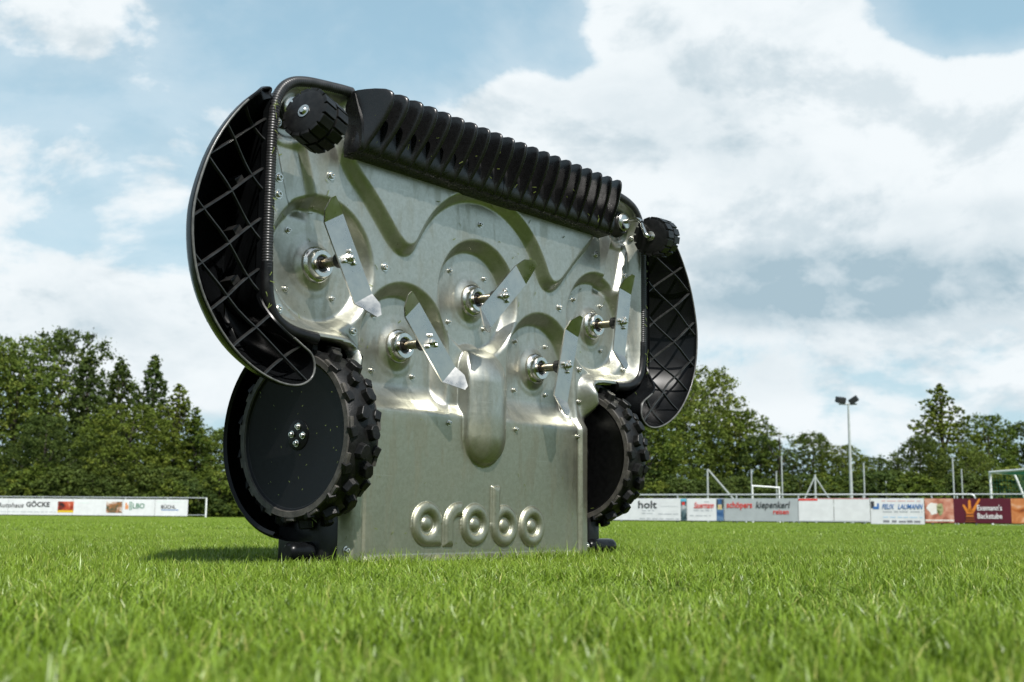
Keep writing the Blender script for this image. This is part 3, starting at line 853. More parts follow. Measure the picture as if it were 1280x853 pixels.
def crown_mesh(name, kind, H, Rad, seed, clumps, per, size):
    r = np.random.default_rng(seed)
    cs, rs = [], []
    lob = [(r.uniform(0, 6.28), r.uniform(.12, .3), r.integers(2, 5)) for _ in range(4)]
    z0 = {'round': 0.16, 'cone': 0.06, 'bush': 0.02, 'wispy': 0.12}[kind]
    while len(cs) < clumps:
        t = r.random()
        a = r.uniform(0, 2 * np.pi)
        if kind == 'cone':
            env = (1 - t) ** 0.75 * (0.82 + 0.18 * np.sin(t * 30 + a)) + 0.02
        elif kind == 'bush':
            env = math.sqrt(max(0.0, 1 - t ** 2.2))
        elif kind == 'wispy':
            env = math.sin(math.pi * min(1, t * .9 + .12)) ** 0.7 * .8
        else:
            env = (math.sin(math.pi * (0.10 + 0.86 * t ** 0.85))) ** 0.62
        for (ph, am, k) in lob: env *= 1 + am * math.sin(k * a + ph + t * 5)
        rho = r.random() ** (0.38 if kind != 'wispy' else 0.5)
        if r.random() > (0.12 + env): continue
        cs.append((math.cos(a) * env * Rad * rho, math.sin(a) * env * Rad * rho, H * (z0 + (1 - z0) * t * 0.98)))
        rs.append((0.085 * H ** .5 * r.uniform(.5, 1.6)) * (1.25 if kind in ('round', 'bush') else 0.95) * (1 - 0.45 * t * (kind == 'cone')))
    cs, rs = np.array(cs), np.array(rs)
    V, tint = leaves_np(cs, rs, per, size, r, 0)
    n = len(V) // 4
    me = quads(name, V, np.arange(n * 4).reshape(-1, 4))
    at_ = me.color_attributes.new('tint', 'FLOAT_COLOR', 'POINT'); at_.data.foreach_set('color', tint.reshape(-1))
    return me, cs
def trunk_mesh(name, H, cs, seed, kind):
    r = random.Random(seed); vs, fs = [], []
    def add(pts, rad, n=7):
        me_pts = [Vector(p) for p in pts]; base = len(vs)
        for i, p in enumerate(me_pts):
            for k in range(n):
                a = 2 * math.pi * k / n; vs.append((p.x + rad[i] * math.cos(a), p.y + rad[i] * math.sin(a), p.z))
        for i in range(len(me_pts) - 1):
            for k in range(n): fs.append((base + i * n + k, base + i * n + (k + 1) % n, base + (i + 1) * n + (k + 1) % n, base + (i + 1) * n + k))
    R0 = H * 0.016 + 0.03
    hts = [0, .15, .35, .6, .85]; pts = [(r.uniform(-.02, .02) * H * f, r.uniform(-.02, .02) * H * f, H * f) for f in hts]
    add(pts, [R0 * 1.3, R0, R0 * .8, R0 * .5, R0 * .15])
    for _ in range(16):
        c = cs[r.randrange(len(cs))]; z = c[2] * r.uniform(.45, .8)
        add([(0, 0, z), (c[0] * .5, c[1] * .5, z + (c[2] - z) * .4), tuple(c)], [R0 * .38, R0 * .25, R0 * .07], 5)
    return mesh(name, vs, fs)
KINDS = {}
def kind_of(key, kind, H, Rad, seed, clumps, per, size, m):
    cm, cs = crown_mesh('crown', kind, H, Rad, seed, clumps, per, size); cm.materials.append(m)
    tm = trunk_mesh('trunk', H, cs, seed, kind); tm.materials.append(M_BARK)
    KINDS[key] = (cm, tm, H)
kind_of('round_a', 'round', 10, 3.6, 1, 900, 34, 0.095, LEAF_MID); kind_of('round_b', 'round', 10, 3.9, 2, 950, 34, 0.095, LEAF_DARK); kind_of('round_c', 'round', 10, 3.4, 3, 800, 32, 0.095, LEAF_LIGHT)
kind_of('cone_a', 'cone', 10, 2.9, 4, 1100, 28, 0.088, LEAF_DARK); kind_of('cone_b', 'cone', 10, 3.2, 5, 1100, 28, 0.088, LEAF_DARK); kind_of('cone_c', 'cone', 10, 3.2, 6, 1000, 28, 0.09, LEAF_MID)
kind_of('bush_a', 'bush', 3.5, 2.6, 7, 420, 40, 0.095, LEAF_DARK); kind_of('bush_b', 'bush', 3.5, 2.4, 8, 420, 40, 0.095, LEAF_MID); kind_of('wispy', 'wispy', 8, 2.4, 9, 160, 22, 0.08, LEAF_MID)
trng = random.Random(11)
def tree(px, top, D, key, label, name='tree', cat='tree', group=None, wid=1.0):
    cm, tm, H = KINDS[key]
    hz = 648.5 + (px - 640) * math.tan(ROLL)
    ht = (hz - top) / PXF * D + CAM_H
    e = empty(name, at(px, D), trng.uniform(0, 6.28)); s = ht / H
    e.scale = (s * wid, s * wid, s)
    tag(e, label, cat, group)
    obj('crown', cm, None, e); obj('trunk', tm, None, e)
    return e
GL, GR, GB = 'trees behind the left boards', 'trees behind the right boards', 'shrubs under the trees'
for a in ((-45, 420, 84, 'round_a', 'broad mid green tree behind the car dealer board', 1.0), (18, 418, 86, 'round_c', 'pale loose leaved tree above the car dealer board', .95), (72, 410, 92, 'round_b', 'tall dark broad tree with a full rounded top', .8), (108, 436, 90, 'cone_b', 'dark tree filling the gap beside the tall rounded one', 1.0),
          (148, 444, 86, 'cone_a', 'dark pointed conifer, left of two twin tips', 1.0), (190, 442, 85, 'cone_b', 'dark pointed conifer with the sharpest tip, right of the twin', 1.05), (222, 478, 82, 'cone_c', 'shorter green conifer sloping down beside the sharp tipped one', 1.1), (165, 505, 78, 'round_a', 'bright mid green tree in front of the twin conifers', 1.2), (60, 520, 78, 'round_b', 'low dark tree in front of the tall rounded one', 1.2), (246, 508, 82, 'cone_c', 'small green conifer at the end of the left tree row', 1.1)):
    tree(a[0], a[1], a[2], a[3], a[4], group=GL, wid=a[5])
for px, top, D, key in ((268, 535, 95, 'round_c'), (300, 530, 97, 'round_c'), (345, 520, 98, 'round_a'), (400, 500, 98, 'round_b'), (460, 505, 97, 'round_a'), (525, 500, 96, 'round_c'), (590, 495, 95, 'round_b'), (650, 500, 94, 'round_a'), (710, 498, 92, 'round_c'), (765, 480, 90, 'round_a')):
    tree(px, top, D, key, 'green broadleaf tree in the far row behind the mower', group='far row of trees behind the mower', wid=1.3)
for a in ((842, 462, 76, 'round_c', 'tall light green tree beside the mower bumper', 1.0), (888, 458, 80, 'round_c', 'tallest light green tree above the red lettered board', .85), (925, 512, 78, 'round_a', 'mid green tree sloping down towards the small goal', 1.25), (812, 500, 72, 'round_a', 'mid green tree half hidden by the mower wheel', 1.2), (950, 545, 76, 'round_b', 'low dark tree behind the small goal frame', 1.1), (975, 530, 74, 'wispy', 'sparse wispy tree with bare twigs', 1.3),
          (1016, 541, 76, 'round_b', 'round dark tree left of the floodlight mast', 1.0), (1052, 556, 76, 'round_a', 'low green tree right behind the floodlight mast', 1.15), (1092, 572, 78, 'round_b', 'lowest dark tree right of the floodlight mast', 1.2), (1122, 556, 80, 'wispy', 'thin airy tree left of the large conifer', 1.6), (1178, 478, 78, 'cone_c', 'large layered conifer behind the maroon board', 1.15), (1150, 545, 74, 'round_b', 'dark round tree at the foot of the large conifer', 1.0),
          (1236, 518, 80, 'round_a', 'mid green tree right of the large conifer', .95), (1282, 528, 82, 'round_b', 'dark tree behind the net goal', 1.1), (1330, 500, 82, 'round_b', 'dark tall tree beyond the net goal', 1.0), (1205, 555, 74, 'round_c', 'low light green tree between conifer and net goal', 1.3)):
    tree(a[0], a[1], a[2], a[3], a[4], group=GR, wid=a[5])
for px in range(-60, 300, 26):
    tree(px + trng.uniform(-8, 8), 590 + trng.uniform(-12, 10), 76 + trng.uniform(-3, 3), trng.choice(['bush_a', 'bush_b', 'bush_a']), 'dense green shrub at the foot of the trees behind the left rail', 'shrub', 'shrub', GB + ' on the left', 1.2)
for px in range(300, 780, 40):
    tree(px + trng.uniform(-8, 8), 592 + trng.uniform(-12, 10), 84 + trng.uniform(-3, 3), trng.choice(['bush_a', 'bush_b']), 'dense green shrub in the hedge line behind the mower', 'shrub', 'shrub', GB + ' behind the mower', 1.4)
for px in range(790, 1340, 24):
    tree(px + trng.uniform(-8, 8), 600 + trng.uniform(-16, 10), 68 + trng.uniform(-2, 4), trng.choice(['bush_a', 'bush_b', 'bush_a']), 'dense green shrub at the foot of the trees behind the right rail', 'shrub', 'shrub', GB + ' on the right', 1.2)
# unseen tree belt added behind the camera to darken the deck's reflection
for k in range(16):
    a = R_(100 + 160 * k / 15); D = 52 + trng.uniform(-4, 6)
    e = empty('tree', (math.sin(a) * D, math.cos(a) * D, 0), trng.uniform(0, 6.28)); s = trng.uniform(1.05, 1.45); e.scale = (s * 1.25, s * 1.25, s)
    cm, tm, H = KINDS[trng.choice(['round_a', 'round_b', 'round_c', 'cone_c'])]
    obj('crown', cm, None, e); obj('trunk', tm, None, e)
    tag(e, 'unseen tree added behind the camera for the deck to reflect', 'tree', 'unseen trees added behind the camera')

# ------------------------------------------------------------------ the robot mower, tipped up on its rear edge
# local axes: x along the deck, z up, y into the body (so the underside faces -y)
MOWER_LOC = (-0.0731, 3.1075, 0.0)
mower = empty('robot_mower', MOWER_LOC, R_(90 - 39.7))
tag(mower, 'large robotic lawn mower tipped up on its rear edge showing galvanised steel underside and blades', 'lawn mower')
def L(u, v, w): return (u, -w, v)

HUBS = [(-0.55, 0.703), (-0.274, 0.543), (0.0, 0.700), (0.274, 0.543), (0.55, 0.703)]
half = [(0.482, 0.0), (0.482, 0.20), (0.482, 0.44), (0.470, 0.485), (0.472, 0.512), (0.505, 0.522), (0.60, 0.524), (0.665, 0.530), (0.712, 0.552), (0.731, 0.60),
        (0.735, 0.70), (0.736, 0.85), (0.735, 0.99), (0.727, 1.045), (0.700, 1.083), (0.655, 1.101), (0.58, 1.110), (0.50, 1.118), (0.25, 1.118)]
def outline_pts(it=2):
    h = np.array(half)
    hs = chaikin(h, it, closed=False)
    Lh = hs[::-1].copy(); Lh[:, 0] *= -1
    return np.vstack([hs, Lh])
OUT = outline_pts()

def deck_height(U, V, sd):
    A = np.abs(U)
    Mlev, Plev, Tlev, Dlev = -0.020, 0.0, 0.008, -0.058
    w = Mlev + (Plev - Mlev) * sstep(0.415, 0.375, V)
    # lip round the upper edge, where the trim hose sits
    lipmask = sstep(0.40, 0.46, V)
    w = w + lipmask * 0.036 * sstep(0.034, 0.004, sd)
    # plateau under the rubber comb
    half_pl = [(0.0, 1.2), (0.525, 1.2), (0.522, 1.04), (0.512, 0.985), (0.485, 0.940), (0.425, 0.890), (0.372, 0.835), (0.335, 0.795), (0.300, 0.776), (0.268, 0.787), (0.243, 0.83)]
    arc = [(0.275 * math.sin(a), 0.70 + 0.275 * math.cos(a)) for a in np.linspace(0.98, 0.0, 9)]
    hp = np.array(half_pl[1:] + arc)
    hp = chaikin(hp, 2, closed=False)
    lf = hp[::-1].copy(); lf[:, 0] *= -1
    pl = poly_sdf(U, V, np.vstack([hp, lf[1:]]))
    tp = sstep(-0.016, 0.016, pl)
    w = w * (1 - tp) + Tlev * tp
    # dishes round the five spindles
    for i, (hu, hv) in enumerate(HUBS):
        du, dv = U - hu, V - hv
        if i in (1, 3):
            dv2 = np.where(dv < 0, np.minimum(dv + 0.10, 0.0) * 0.0, dv)
            r = np.hypot(du, dv2)
            r = np.where(dv < 0, np.maximum(np.abs(du), 0), r)
            t = sstep(0.160, 0.122, r) * sstep(0.374, 0.452, V)
        else:
            r = np.hypot(du, dv)
            t = sstep(0.164, 0.128, r)
        w = w * (1 - t) + Dlev * t
        rr_ = np.hypot(du, dv)
        w = w + 0.0015 * sstep(0.082, 0.064, rr_) + 0.012 * sstep(0.064, 0.030, rr_)
    # pressed channel between caster mount and outer dish
    for s in (-1, 1):
        cu = s * (0.632 - (V - 0.88) * 0.22 * -1 * 0.0) + s * (V - 0.88) * 0.30
        d = np.abs(U - cu)
        w = w - 0.018 * sstep(0.048, 0.030, d) * sstep(0.80, 0.84, V) * sstep(0.985, 0.955, V)
    # caster corner pocket
    for s in (-1, 1):
        r = np.hypot(U - s * 0.668, V - 1.045)
        w = w - 0.02 * sstep(0.085, 0.055, r) * sstep(0.02, 0.05, sd)
    # finger below the centre spindle
    d = np.hypot(U, V - np.clip(V, 0.335, 0.50))
    dome = np.clip(1 - (d / 0.082) ** 2, 0, 1) ** 0.75
    t = dome * sstep(0.615, 0.47, V)
    edge = sstep(0.0, 0.30, dome)
    w = np.where(t > 0, np.maximum(w, w * (1 - edge * sstep(0.615, 0.47, V)) + (0.004 + 0.040 * dome) * edge * sstep(0.615, 0.47, V)), w)
    # side folds of the lower plate
    low = sstep(0.46, 0.40, V)
    w = w - low * (0.004 * np.exp(-((A - 0.421) / 0.004) ** 2)) - low * 0.030 * sstep(0.452, 0.484, A) + low * 0.006 * sstep(0.424, 0.432, A)
    # rounded shoulder where plate meets the wheel notch
    w = w + 0.016 * sstep(0.03, 0.0, sd) * sstep(0.34, 0.42, V) * sstep(0.52, 0.48, V)
    # hem at the very bottom
    w = w + 0.018 * sstep(0.034, 0.016, V) * sstep(0.430, 0.385, A)
    # pressed lettering  a r o b o
    H = 0.0105; E = 0.0145
    h = np.zeros_like(U)
    RO, RH, RD = 0.0545, 0.0245, 0.0178
    def bulge(s_, e_):
        q = np.clip(s_ / e_, 0, 1)
        return np.sqrt(np.clip(1 - (1 - q) ** 2, 0, 1))
    def ring(cu, cv, square=False, stem=None):
        du, dv = U - cu, V - cv
        r = np.hypot(du, dv)
        s = RO - r
        if square:
            q = (du > 0) & (dv < 0)
            s = np.where(q, np.minimum(RO - 0.003 - du, RO + dv), s)
        if stem is not None:
            x0, x1, y1 = stem
            s2 = np.minimum(np.minimum(U - x0, x1 - U), np.minimum(y1 - V, V - cv))
            s = np.maximum(s, s2)
        a = bulge(s, E) * bulge(r - RH, E)
        dome = np.sqrt(np.clip(1 - (r / RD) ** 2, 0, 1)) * 0.75
        return np.maximum(a, dome) * H
    h = np.maximum(h, ring(-0.209, 0.1055, square=True))
    h = np.maximum(h, ring(-0.030, 0.104))
    h = np.maximum(h, ring(0.0865, 0.1015, stem=(0.0325, 0.0665, 0.205)))
    h = np.maximum(h, ring(0.2035, 0.0995))
    path = [(-0.132, 0.053), (-0.132, 0.103)] + [(-0.093 - 0.039 * math.cos(a), 0.103 + 0.039 * math.sin(a)) for a in np.linspace(0, math.pi / 2, 7)] + [(-0.086, 0.142)]
    dmin = np.full(U.shape, 9.0)
    for (a, b) in zip(path[:-1], path[1:]):
        ex, ey = b[0] - a[0], b[1] - a[1]; LL = ex * ex + ey * ey + 1e-12
        t = np.clip(((U - a[0]) * ex + (V - a[1]) * ey) / LL, 0, 1)
        dmin = np.minimum(dmin, np.hypot(U - a[0] - t * ex, V - a[1] - t * ey))
    flat = np.minimum(np.minimum(V - 0.050, -0.080 - U), 0.018 - dmin)
    h = np.maximum(h, H * bulge(flat, E))
    return w + h

def build_deck():
    us = np.concatenate([np.arange(-0.75, -0.27, 0.0036), np.arange(-0.27, 0.27, 0.0016), np.arange(0.27, 0.752, 0.0036)])
    vs = np.concatenate([np.arange(-0.004, 0.03, 0.003), np.arange(0.03, 0.215, 0.0016), np.arange(0.215, 1.15, 0.0036)])
    U, V = np.meshgrid(us, vs)
    sd = poly_sdf(U, V, OUT)
    inside = sd > 0
    cell = inside[:-1, :-1] | inside[1:, :-1] | inside[:-1, 1:] | inside[1:, 1:]
    # snap outside corners of kept cells onto the outline
    gy, gx = np.gradient(sd, vs, us)
    nrm = np.hypot(gx, gy) + 1e-9
    U2 = np.where(~inside, U - sd * gx / nrm, U); V2 = np.where(~inside, V - sd * gy / nrm, V)
    W = deck_height(U2, V2, np.maximum(sd, 0))
    idx = np.full(U.shape, -1); keep = np.zeros(U.shape, bool)
    keep[:-1, :-1] |= cell; keep[1:, :-1] |= cell; keep[:-1, 1:] |= cell; keep[1:, 1:] |= cell
    idx[keep] = np.arange(keep.sum())
    Vt = np.stack([U2[keep], -W[keep], V2[keep]], 1)
    j, i = np.nonzero(cell)
    Q = np.stack([idx[j, i], idx[j, i + 1], idx[j + 1, i + 1], idx[j + 1, i]], 1)
    # flange: run the boundary back into the body
    ed = np.concatenate([Q[:, [0, 1]], Q[:, [1, 2]], Q[:, [2, 3]], Q[:, [3, 0]]])
    key = np.sort(ed, 1); code = key[:, 0].astype(np.int64) * 10 ** 7 + key[:, 1]
    un, inv, cnt = np.unique(code, return_inverse=True, return_counts=True)
    be = ed[cnt[inv] == 1]
    bv = np.unique(be); mp = {int(b): len(Vt) + k for k, b in enumerate(bv)}
    back = Vt[bv].copy(); back[:, 1] += 0.045
    Q2 = np.array([(b, a, mp[int(a)], mp[int(b)]) for a, b in be])
    me = quads('deck', np.vstack([Vt, back]), np.vstack([Q, Q2]))
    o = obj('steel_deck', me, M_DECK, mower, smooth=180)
    return o
deck = build_deck()

# ---- screws
def screw_mesh(r=0.0075):
    prof = [(r * 1.5, 0.0), (r * 1.5, -0.0018), (r * 1.05, -0.002), (r, -0.0065), (r * 0.85, -0.0078), (r * 0.5, -0.0080), (r * 0.45, -0.0045), (0.0, -0.0045)]
    return lathe('screw', prof, 'y', 12)
SCREW = screw_mesh(); SCREW.materials.append(M_STEEL)
SCREW_S = screw_mesh(0.0052); SCREW_S.materials.append(M_STEEL)
for p in SCREW.polygons: p.use_smooth = True
SCREW.set_sharp_from_angle(angle=R_(40))
for p in SCREW_S.polygons: p.use_smooth = True
SCREW_S.set_sharp_from_angle(angle=R_(40))
def put(name, me, parent, u, v, w, rot=None):
    o = obj(name, me, None, parent); o.location = L(u, v, w)
    if rot: o.rotation_euler = rot
    return o
def deck_w(u, v):
    U = np.array([[u]]); V = np.array([[v]])
    return float(deck_height(U, V, np.maximum(poly_sdf(U, V, OUT), 0))[0, 0])
for s in (-1, 1):
    for (u, v) in [(0.353, 0.728), (0.536, 0.917), (0.690, 0.877), (0.690, 0.838), (0.678, 0.578), (0.452, 0.556), (0.02 + 0.69, 1.0)]:
        put('screw', SCREW, deck, s * u, v, deck_w(s * u, v))
    for (u, v) in [(0.134, 0.359), (0.412, 0.356), (0.445, 0.46)]:
        put('screw', SCREW_S, deck, s * u, v, deck_w(s * u, v))
    put('screw', SCREW, deck, s * 0.466, 0.044, deck_w(s * 0.466, 0.044))
put('screw', SCREW_S, deck, 0.0, 0.905, deck_w(0, 0.905))
for (hu, hv) in HUBS:
    for (a, b) in ((-0.078, 0.07), (0.062, 0.07), (-0.08, -0.068), (0.062, -0.07)):
        put('screw', SCREW_S, deck, hu + a, hv + b, deck_w(hu + a, hv + b))

# ---- spindles and blades
COLLAR = lathe('collar', [(0.043, 0.004), (0.043, -0.004), (0.040, -0.008), (0.036, -0.010), (0.034, -0.020), (0.031, -0.0235), (0.022, -0.0235), (0.019, -0.021), (0.0185, 0.0)], 'y', 40)
SEAL = lathe('seal', [(0.0184, -0.002), (0.0184, -0.018), (0.0125, -0.0185), (0.0125, 0.0)], 'y', 24)
SHAFT = lathe('shaft', [(0.0118, 0.01), (0.0118, -0.078), (0.0122, -0.079)], 'y', 24)
BUSH = lathe('bush', [(0.0122, -0.074), (0.0175, -0.075), (0.018, -0.102), (0.016, -0.106), (0.0, -0.106)], 'y', 24)
def blade_mesh():
    hw = 0.031
    # outline along x (length) in (x, z) with the bend at |x| = 0.098
    top = [(-0.150, 0.010), (-0.098, hw), (0.098, hw), (0.130, hw * 0.96), (0.152, hw * 0.30)]
    bot = [(-0.152, -hw * 0.30), (-0.130, -hw * 0.96), (-0.098, -hw), (0.098, -hw), (0.150, -0.010)]
    bm = bmesh.new()
    def P(x, z, y):
        b = max(0.0, abs(x) - 0.098)
        return (math.copysign(min(abs(x), 0.098) + b * 0.88, x), y - b * 0.50, z)
    prs = [((-0.152, 0.004), (-0.152, -hw * 0.35)), ((-0.128, hw * .52), (-0.128, -hw * 0.98)), ((-0.098, hw), (-0.098, -hw)), ((0.098, hw), (0.098, -hw)), ((0.128, hw * .98), (0.128, -hw * .52)), ((0.152, hw * 0.35), (0.152, -0.004))]
    th = 0.0042
    rows = []
    for a, b in prs:
        rows.append([bm.verts.new(P(a[0], a[1], 0)), bm.verts.new(P(b[0], b[1], 0)), bm.verts.new(P(b[0], b[1], th)), bm.verts.new(P(a[0], a[1], th))])
    for r0_, r1_ in zip(rows[:-1], rows[1:]):
        for k in range(4):
            bm.faces.new((r0_[k], r0_[(k + 1) % 4], r1_[(k + 1) % 4], r1_[k]))
    bm.faces.new(rows[0]); bm.faces.new(rows[-1][::-1])
    bmesh.ops.recalc_face_normals(bm, faces=bm.faces[:])
    me = bpy.data.meshes.new('blade'); bm.to_mesh(me); bm.free()
    return me
BLADE = blade_mesh(); BLADE.materials.append(M_BLADE)
NUT = lathe('nut', [(0.0125, 0.0), (0.0125, -0.003), (0.0088, -0.0035), (0.0088, -0.011), (0.0055, -0.0125), (0.0055, -0.018), (0.0, -0.019)], 'y', 6); NUT.materials.append(M_STEEL)
PIN = lathe('pin', [(0.0052, 0.0), (0.0052, -0.006), (0.003, -0.008), (0.0, -0.008)], 'y', 10); PIN.materials.append(M_STEEL)
DIRS = [(0.14, -0.246), (0.20, -0.215), (0.22, 0.211), (-0.073, -0.276), (-0.053, -0.297)]
for (hu, hv), (dx, dz) in zip(HUBS, DIRS):
    w0 = deck_w(hu, hv)
    sp = empty('spindle', L(hu, hv, w0)); sp.parent = mower
    obj('collar', COLLAR, M_STEEL, sp, smooth=35); obj('seal', SEAL, M_GREYCAP, sp, smooth=35)
    obj('shaft', SHAFT, M_SHAFT, sp, smooth=35); obj('bush', BUSH, M_GREYCAP, sp, smooth=35)
    bl = obj('blade', BLADE, None, mower)
    bl.location = L(hu, hv, w0 + 0.1105)
    bl.rotation_euler = (0, -math.atan2(dz, dx), 0)
    obj('nut', NUT, None, bl)
    for a in (0.5, 2.6, 4.7):
        q = obj('pin', PIN, None, bl); q.location = (0.017 * math.cos(a), 0, 0.017 * math.sin(a))

# ---- rubber combs along the front edge
def comb_base(u0_, u1_):
    prof = [(0.002, 0.963), (0.042, 0.966), (0.051, 0.971), (0.056, 0.976), (0.0590, 0.983), (0.0615, 0.996), (0.0620, 1.012), (0.0595, 1.034), (0.052, 1.060), (0.043, 1.085), (0.034, 1.114), (0.002, 1.118)]
    me = extrude_poly('comb_base', prof, lambda a, b, t: L(t, b, a), u0_, u1_)
    return me
def fin_mesh(uc):
    """one comb tooth, lofted in rows of v; the left flank flares out towards its foot"""
    fr = [(0.966, 0.046), (0.970, 0.056), (0.978, 0.062), (0.990, 0.070), (1.005, 0.081), (1.025, 0.095), (1.045, 0.108), (1.065, 0.119), (1.083, 0.1265), (1.097, 0.1295), (1.107, 0.128), (1.114, 0.122), (1.119, 0.110), (1.1215, 0.090)]
    w0 = 0.012
    rows = []
    for (v, wf) in fr:
        f = float(sstep(1.062, 0.985, v))
        g = float(sstep(1.03, 0.98, v))
        lb, rb, th = -0.0070 - 0.012 * f, 0.0070 + 0.001 * g, 0.0056 - 0.0006 * f
        wm = min(wf - 0.008, 0.052 + 0.0 * f)
        rows.append([(lb - 0.002, w0), (lb, wm * 0.75), (lb * 0.75 - th * 0.25, wm + (wf - wm) * 0.25), (-th, wm + (wf - wm) * 0.70), (-th, wf - 0.006), (-th * 0.72, wf - 0.0018), (-th * 0.25, wf), (th * 0.25, wf), (th * 0.72, wf - 0.0018), (th, wf - 0.006), (th, wm + (wf - wm) * 0.6), (rb, wm * 0.75), (rb + 0.002, w0)])
    n = len(rows[0]); vs, fs = [], []
    for (v, wf), r_ in zip(fr, rows):
        for (u, w) in r_:
            w2 = 0.04 + (w - 0.04) * 0.90 if w > 0.04 else w
            vs.append(L(u + uc * (1 - 0.068 * min(1.0, max(0.0, (w2 - 0.045) / 0.075))), v, w2))
    for i in range(len(rows) - 1):
        for k in range(n - 1):
            fs.append((i * n + k, i * n + k + 1, (i + 1) * n + k + 1, (i + 1) * n + k))
    fs.append(tuple(range(n))); fs.append(tuple((len(rows) - 1) * n + k for k in range(n - 1, -1, -1)))
    return fixn(mesh('fin', vs, fs))
PITCHF = 0.0531
for k in (0, 1):
    a = -0.517 + k * 0.518
    cb = obj('rubber_comb', comb_base(a, a + 0.516), M_FIN, mower, smooth=35)
    for i in range(10):
        f = obj('fin', fin_mesh(-0.5060 + (10 * k + i) * PITCHF + (0.0 if k == 0 else 0.002)), M_FIN, cb, smooth=38)

# ---- trim hose round the deck edge
def offset_path(P, d):
    P = np.asarray(P); T = np.gradient(P, axis=0); T /= np.linalg.norm(T, axis=1)[:, None] + 1e-9
    return P + d * np.stack([T[:, 1], -T[:, 0]], 1)
def resample(P, step):
    P = np.asarray(P); s = np.concatenate([[0], np.cumsum(np.linalg.norm(np.diff(P, axis=0), axis=1))])
    n = max(2, int(s[-1] / step)); q = np.linspace(0, s[-1], n)
    return np.stack([np.interp(q, s, P[:, 0]), np.interp(q, s, P[:, 1])], 1)
hs_ = chaikin(np.array(half), 3, closed=False)
for s in (-1, 1):
    up = hs_[(hs_[:, 1] > 0.655) & (hs_[:, 0] > 0.505)]
    lo = hs_[(hs_[:, 1] > 0.515) & (hs_[:, 1] <= 0.67) & (hs_[:, 0] > 0.585)]
    pu = resample(offset_path(up, 0.006), 0.0016)
    pts = [L(s * a, b, 0.012) for a, b in pu]
    rad = [0.0128 + 0.0007 * math.sin(2 * math.pi * i * 0.0016 / 0.0062) for i in range(len(pts))]
    obj('ribbed_edge_trim', tube('ribbed_edge_trim', pts, rad, 14), M_TRIM, mower, smooth=60)
    plo = resample(offset_path(lo, 0.006), 0.010)
    obj('edge_hose', tube('edge_hose', [L(s * a, b, 0.010) for a, b in plo], 0.0150, 16), M_PLAST, mower, smooth=60)

M_RIMEDGE = mat('rim_edge_highlight', (0.10, 0.10, 0.095), 0.28, 0, 0.3, 60)  # lighter grey paints the highlight along the moulded bumper edge
# ---- side bumpers with diagonal ribs
RIM = [(0.744, 1.066), (0.772, 1.058), (0.812, 1.034), (0.876, 0.972), (0.935, 0.88), (0.966, 0.79), (0.979, 0.715), (0.968, 0.62), (0.935, 0.54), (0.87, 0.462), (0.80, 0.418), (0.73, 0.396),
       (0.675, 0.398), (0.640, 0.425), (0.645, 0.470), (0.685, 0.492), (0.735, 0.520), (0.757, 0.575), (0.760, 0.66), (0.759, 0.85), (0.757, 1.04)]
RIMC = chaikin(np.array(RIM), 2, closed=True)
def inset_loop(P, d):
    A = np.roll(P, 1, 0); B = np.roll(P, -1, 0)
    T = B - A; T /= np.linalg.norm(T, axis=1)[:, None] + 1e-9
    N = np.stack([T[:, 1], -T[:, 0]], 1)
    area = 0.5 * np.sum(P[:, 0] * np.roll(P[:, 1], -1) - np.roll(P[:, 0], -1) * P[:, 1])
    if area < 0: N = -N
    return P - N * d       # positive d = inwards
CEN = np.array([0.735, 0.70])
SHELL = [(float(f), float(0.052 - 0.26 * (1 - f) ** 0.85)) for f in (1.0, 0.965, 0.93, 0.89, 0.85, 0.80, 0.74, 0.67, 0.58, 0.46, 0.30, 0.15, 0.02)]
def scaled(P, f): return CEN + (P - CEN) * np.stack([np.full(len(P), f), np.full(len(P), 1 - (1 - f) * 0.55)], 1)
def rim_w(P):
    """height of the skirt rim: full round the outside, low beside the deck"""
    return 0.070 - 0.052 * sstep(0.835, 0.758, P[:, 0]) * sstep(0.50, 0.60, P[:, 1])
def bumper_mesh(s):
    P = RIMC; W = rim_w(P)
    rings = [(scaled(P, 0.02), np.full(len(P), -0.138)), (scaled(P, 0.36), np.full(len(P), -0.110)), (scaled(P, 0.60), np.full(len(P), -0.055)), (scaled(inset_loop(P, 0.008), 0.80), np.full(len(P), -0.005)), (scaled(inset_loop(P, 0.007), 0.90), np.full(len(P), 0.024)),
             (inset_loop(P, 0.0062), np.minimum(W - 0.010, 0.056)), (inset_loop(P, 0.0045), W - 0.0015), (inset_loop(P, 0.001), W), (inset_loop(P, -0.002), W - 0.003)]
    for f, w in SHELL:
        rings.append((scaled(P, f), np.minimum(W - 0.012, w)))
    n = len(P); vs, fs = [], []
    for (Q, w) in rings:
        for (a, b), ww in zip(Q, w): vs.append(L(s * a, b, ww))
    for i in range(len(rings) - 1):
        for k in range(n):
            fs.append((i * n + k, i * n + (k + 1) % n, (i + 1) * n + (k + 1) % n, (i + 1) * n + k))
    return mesh('bumper', vs, fs)
def rib_floor(c):
    """how deep a rib may go before it would pierce the shell"""
    d = c - CEN
    best = 9.0
    for i in range(len(RIMC)):
        a = RIMC[i] - CEN; b = RIMC[(i + 1) % len(RIMC)] - CEN; e = b - a
        den = d[0] * e[1] - d[1] * e[0]
        if abs(den) < 1e-9: continue
        t = (a[0] * e[1] - a[1] * e[0]) / den
        q = (a[0] * d[1] - a[1] * d[0]) / den
        if 0 <= q <= 1 and t > 0: best = min(best, t)
    rho = min(1.0, 1.0 / max(best, 1.0))
    xs_ = [f for f, w in SHELL][::-1]; ws_ = [w for f, w in SHELL][::-1]
    return max(-0.105, float(np.interp(rho, xs_, ws_)) + 0.012)
